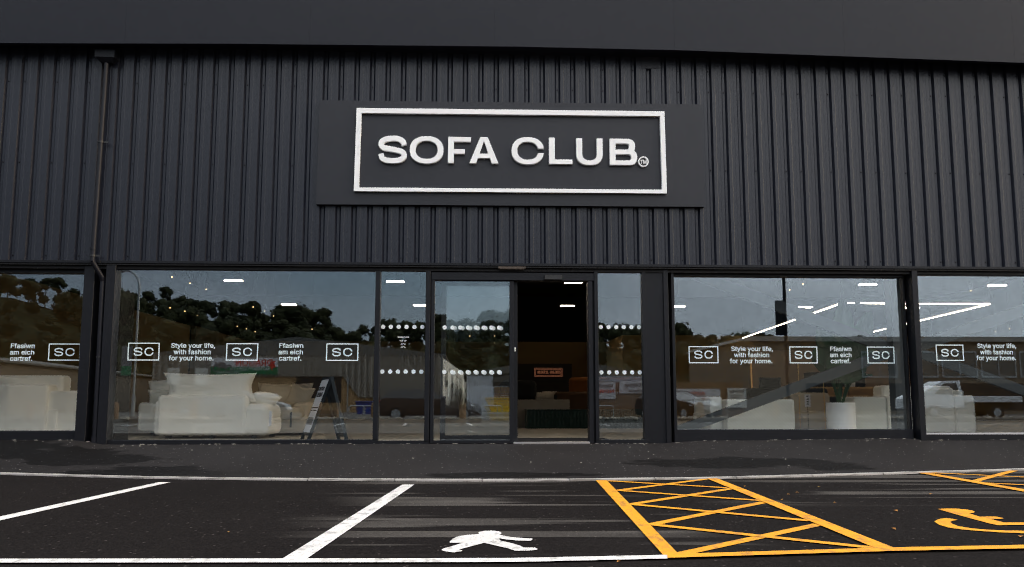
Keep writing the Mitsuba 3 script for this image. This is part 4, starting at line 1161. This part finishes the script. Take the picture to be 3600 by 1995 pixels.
for nb, x in enumerate((-15.6, -13.2, -12.0, -5.0, -4.4, .62, .82, 5.6, 10.6, 20.3)):
    ho = thing('cycle_hoop', ('leftmost', 'second', 'third', 'fourth', 'fifth', 'sixth', 'seventh', 'eighth', 'ninth', 'rightmost')[nb] + ' galvanised cycle hoop from the left on the verge', 'cycle hoop', 'cycle hoops on the verge')
    pts = [(x, -26.8, .1), (x, -26.8, .60)] + [(x + .1 - .1 * math.cos(a), -26.8, .60 + .1 * math.sin(a)) for a in np.linspace(.3, 1.57, 4)] + [(x + .56 + .1 * math.sin(a), -26.8, .60 + .1 * math.cos(a)) for a in np.linspace(0, 1.3, 4)] + [(x + .66, -26.8, .1)]
    obj('tube', tube(pts, .024, 8), 'galvanised', ho, smooth=40)


def wheel_mesh(x, y, z, r, w=.2):
    return cyl((x, y - w / 2, z), (x, y + w / 2, z), r, 28)


def car(label, x_nose, y, L, paint_, turn=0):
    """nose towards +x"""
    c = thing('parked_car', label, 'car')
    first = len(scene)
    x0 = x_nose - L
    body_ = [(0, .42), (.02, .75), (.10, 1.02), (.10, 1.10), (.55 * L, 1.02), (.75 * L, .98), (.93 * L, .86), (.99 * L, .66), (L, .40), (L - .1, .24), (.1, .24)]
    def loft(pr, ws):
        return trimesh.convex.convex_hull(np.array([[x0 + px, y + s_ * w_, z] for (px, z), w_ in zip(pr, ws) for s_ in (-1, 1)]))
    lower = [(0, .30), (.01, .62), (.10, 1.0), (.30, 1.06), (L * .64, .99), (L * .86, .88), (L * .965, .74), (L, .50), (L - .06, .26), (.12, .24)]
    obj('body', loft(lower, [.86, .90, .88, .90, .90, .88, .80, .72, .72, .82]), paint_, c, smooth=28)
    cabin = [(.14, 1.0), (.42, 1.36), (.9, 1.45), (L * .46, 1.44), (L * .70, .98)]
    obj('windows', loft(cabin, [.84, .66, .64, .64, .84]), 'car_glass', c, smooth=20)
    roof_ = [(.50, 1.385), (.9, 1.462), (L * .46, 1.452), (L * .50, 1.395)]
    obj('roof', loft(roof_, [.65, .63, .63, .65]), paint_, c, smooth=28)
    for s_ in (-1, 1):
        q = [(L * .46, 1.45), (L * .46 + .07, 1.44), (L * .70 + .04, .98), (L * .70 - .05, .98)]
        obj('pillar', trimesh.convex.convex_hull(np.array([[x0 + px, y + s_ * (w_ + o), z] for (px, z), w_ in zip(q, (.645, .645, .845, .845)) for o in (0, .015)])), paint_, c)
        obj('headlight', trimesh.convex.convex_hull(np.array([[x0 + L * .885, y + s_ * .84, .80], [x0 + L * .97, y + s_ * .77, .70], [x0 + L * .89, y + s_ * .86, .70], [x0 + L * .975, y + s_ * .72, .64], [x0 + L * .90, y + s_ * .60, .80], [x0 + L * .98, y + s_ * .55, .66]])), 'silver', c)
        obj('tail_light', box(x0 - .004, x0 + .10, y + s_ * .70 - .14, y + s_ * .70 + .14, .78, .95, .01), 'sign_red', c)
        obj('mirror', tm(rbox(x0 + L * .60, x0 + L * .60 + .16, y + s_ * .98 - .08, y + s_ * .98 + .08, .98, 1.12, .05, 10)), paint_, c, smooth=True)
        for px in (.80, L - .86):
            w_ = obj('wheel', wheel_mesh(x0 + px, y + s_ * .80, .33, .33), 'tyre', c, smooth=40)
            obj('rim', wheel_mesh(x0 + px, y + s_ * .902, .33, .21, .012), 'galvanised', w_, smooth=40)
    if turn:
        for k_ in list(scene)[first:]:
            scene[k_]['to_world'] = T().translate([x_nose, y, 0]).rotate([0, 0, 1], turn).translate([-x_nose, -y, 0])
    return c


car('dark brown estate car parked behind the verge, seen mirrored in the door', .70, -28.6 - 2, 4.75, 'car_brown')
car('black car parked behind the verge, seen mirrored in the right window', 11.3, -29.6, 4.6, 'car_black', 62)
car('silver grey car parked behind the verge, mirrored over the cream sofa', -9.2, -36.0, 4.5, 'galvanised')

t = thing('flatbed_truck', 'white flatbed pickup truck parked before the warehouse', 'truck')
TY = -33.4
cab = [(22.2, .55), (22.25, 1.05), (23.05, 1.22), (23.85, 1.92), (24.75, 1.95), (24.85, .6)]
obj('cab', trimesh.convex.convex_hull(np.array([[x, TY + s_ * w_, z] for (x, z), w_ in zip(cab, (.82, .85, .86, .72, .72, .88)) for s_ in (-1, 1)])), 'van_white', t, smooth=20)
for s_ in (-1, 1):
    wn = [(23.35, 1.28), (23.92, 1.80), (24.55, 1.82), (24.60, 1.28)]
    obj('side_window', trimesh.convex.convex_hull(np.array([[x, TY + s_ * (w_ + o), z] for (x, z), w_ in zip(wn, (.855, .755, .755, .855)) for o in (0, .012)])), 'car_glass', t)
    for x in (23.25, 26.5):
        w_ = obj('wheel', wheel_mesh(x, TY + s_ * .78, .36, .36, .24), 'tyre', t, smooth=40)
        obj('rim', wheel_mesh(x, TY + s_ * .905, .36, .20, .015), 'galvanised', w_, smooth=40)
obj('bed', box(24.95, 27.8, TY - .95, TY + .95, .86, 1.16, .02), 'van_white', t)
obj('chassis', box(24.6, 27.7, TY - .4, TY + .4, .5, .86), 'dark_opening', t)

# lamp posts
t = thing('lamp_post', 'tall lamp post with a curved swan neck, far left', 'lamp post')
pts = [(-21.1, -47, 0), (-21.1, -47, 8.2)] + [(-21.1 - .9 + .9 * math.cos(a), -47, 8.2 + 1.1 * math.sin(a)) for a in np.linspace(.2, 1.9, 8)]
obj('pole', tube(pts, .075, 10), 'galvanised', t, smooth=40)
obj('lantern', tm(rbox(-22.9, -22.1, -47.14, -46.86, 9.15, 9.3, .06)), 'banner_grey', t, smooth=True)
obj('base', cyl((-21.1, -47, 0), (-21.1, -47, 1.3), .13, 12), 'galvanised', t, smooth=40)
t = thing('direction_sign', 'narrow green and dark hanging sign on the swan neck lamp post', 'sign')
obj('panel', box(-21.95, -21.3, -46.95, -46.9, 2.55, 4.4, .01), 'banner_grey', t)
obj('green_panel', box(-21.93, -21.32, -46.9, -46.89, 2.57, 3.15), 'sign_green', t)
t = thing('lamp_post', 'straight dark lamp post with a hanging dark banner, right', 'lamp post')
obj('pole', tube([(15.95, -32.4, 0), (15.95, -32.4, 9.5)], .085, 12), 'anthracite_frame', t, smooth=40)
obj('banner_panel', box(15.45, 15.86, -32.42, -32.38, 4.2, 5.95, .01), 'anthracite_frame', t)
obj('lantern', tm(rbox(15.5, 16.4, -32.55, -32.25, 9.45, 9.6, .06)), 'banner_grey', t, smooth=True)

# yard clutter
t = thing('skip', 'yellow waste skip before the grey shed', 'skip')
obj('body', trimesh.convex.convex_hull(np.array([[1.6, -48.5, .25], [4.6, -48.5, .25], [1.2, -48.5, 1.1], [5.0, -48.5, 1.1], [1.6, -50.2, .25], [4.6, -50.2, .25], [1.2, -50.2, 1.1], [5.0, -50.2, 1.1]])), 'skip_yellow', t)
obj('rim', box(1.15, 5.05, -50.25, -48.45, 1.1, 1.2), 'skip_yellow', t)
t = thing('timber_stack', 'stack of brown sawn timber under a dark cover behind the yellow skip', 'timber stack')
for k_ in range(7):
    obj('board', box(1.9, 5.8, -53.5, -52.0, .3 + k_ * .24, .50 + k_ * .24), 'timber', t)
obj('cover', box(1.8, 5.9, -53.6, -51.9, 2.02, 2.9), 'dark_opening', t)
t = thing('waste_bin', 'blue wheeled waste bin by the brick base of the shed', 'bin')
obj('body', trimesh.convex.convex_hull(np.array([[-6.2, -40, .2], [-4.9, -40, .2], [-6.3, -40, .85], [-4.8, -40, .85], [-6.2, -40.9, .2], [-4.9, -40.9, .2], [-6.3, -40.9, .85], [-4.8, -40.9, .85]])), 'bin_blue', t)
obj('lid', box(-6.35, -4.75, -40.95, -39.95, .85, .93, .02), 'bin_blue', t)
for k_, (x, h_) in enumerate(((-9.0, .9), (-8.0, .55))):
    t = thing('pallet_stack', f'{"taller" if k_ == 0 else "shorter"} stack of pale pallets by the motorcycle shed', 'pallets')
    for q in range(int(h_ / .15)):
        obj('pallet', box(x - .5, x + .5, -42.0, -41.0, .02 + q * .15, .14 + q * .15), 'timber', t)
# bay lines behind the camera
for k_, y in enumerate((-13.2, -16.8, -21.0, -23.6)):
    obj('white_line', box(-40, 40, y - .05, y + .05, .006, .0085), 'white_paint', 'road')
for k_ in range(-8, 9):
    obj('bay_mark', poly_sheet([(k_ * 2.5 - .05, -25.6), (k_ * 2.5 + .05, -25.6), (k_ * 2.5 + .25, -21.05), (k_ * 2.5 + .15, -21.05)], .0085), 'white_paint', 'road')
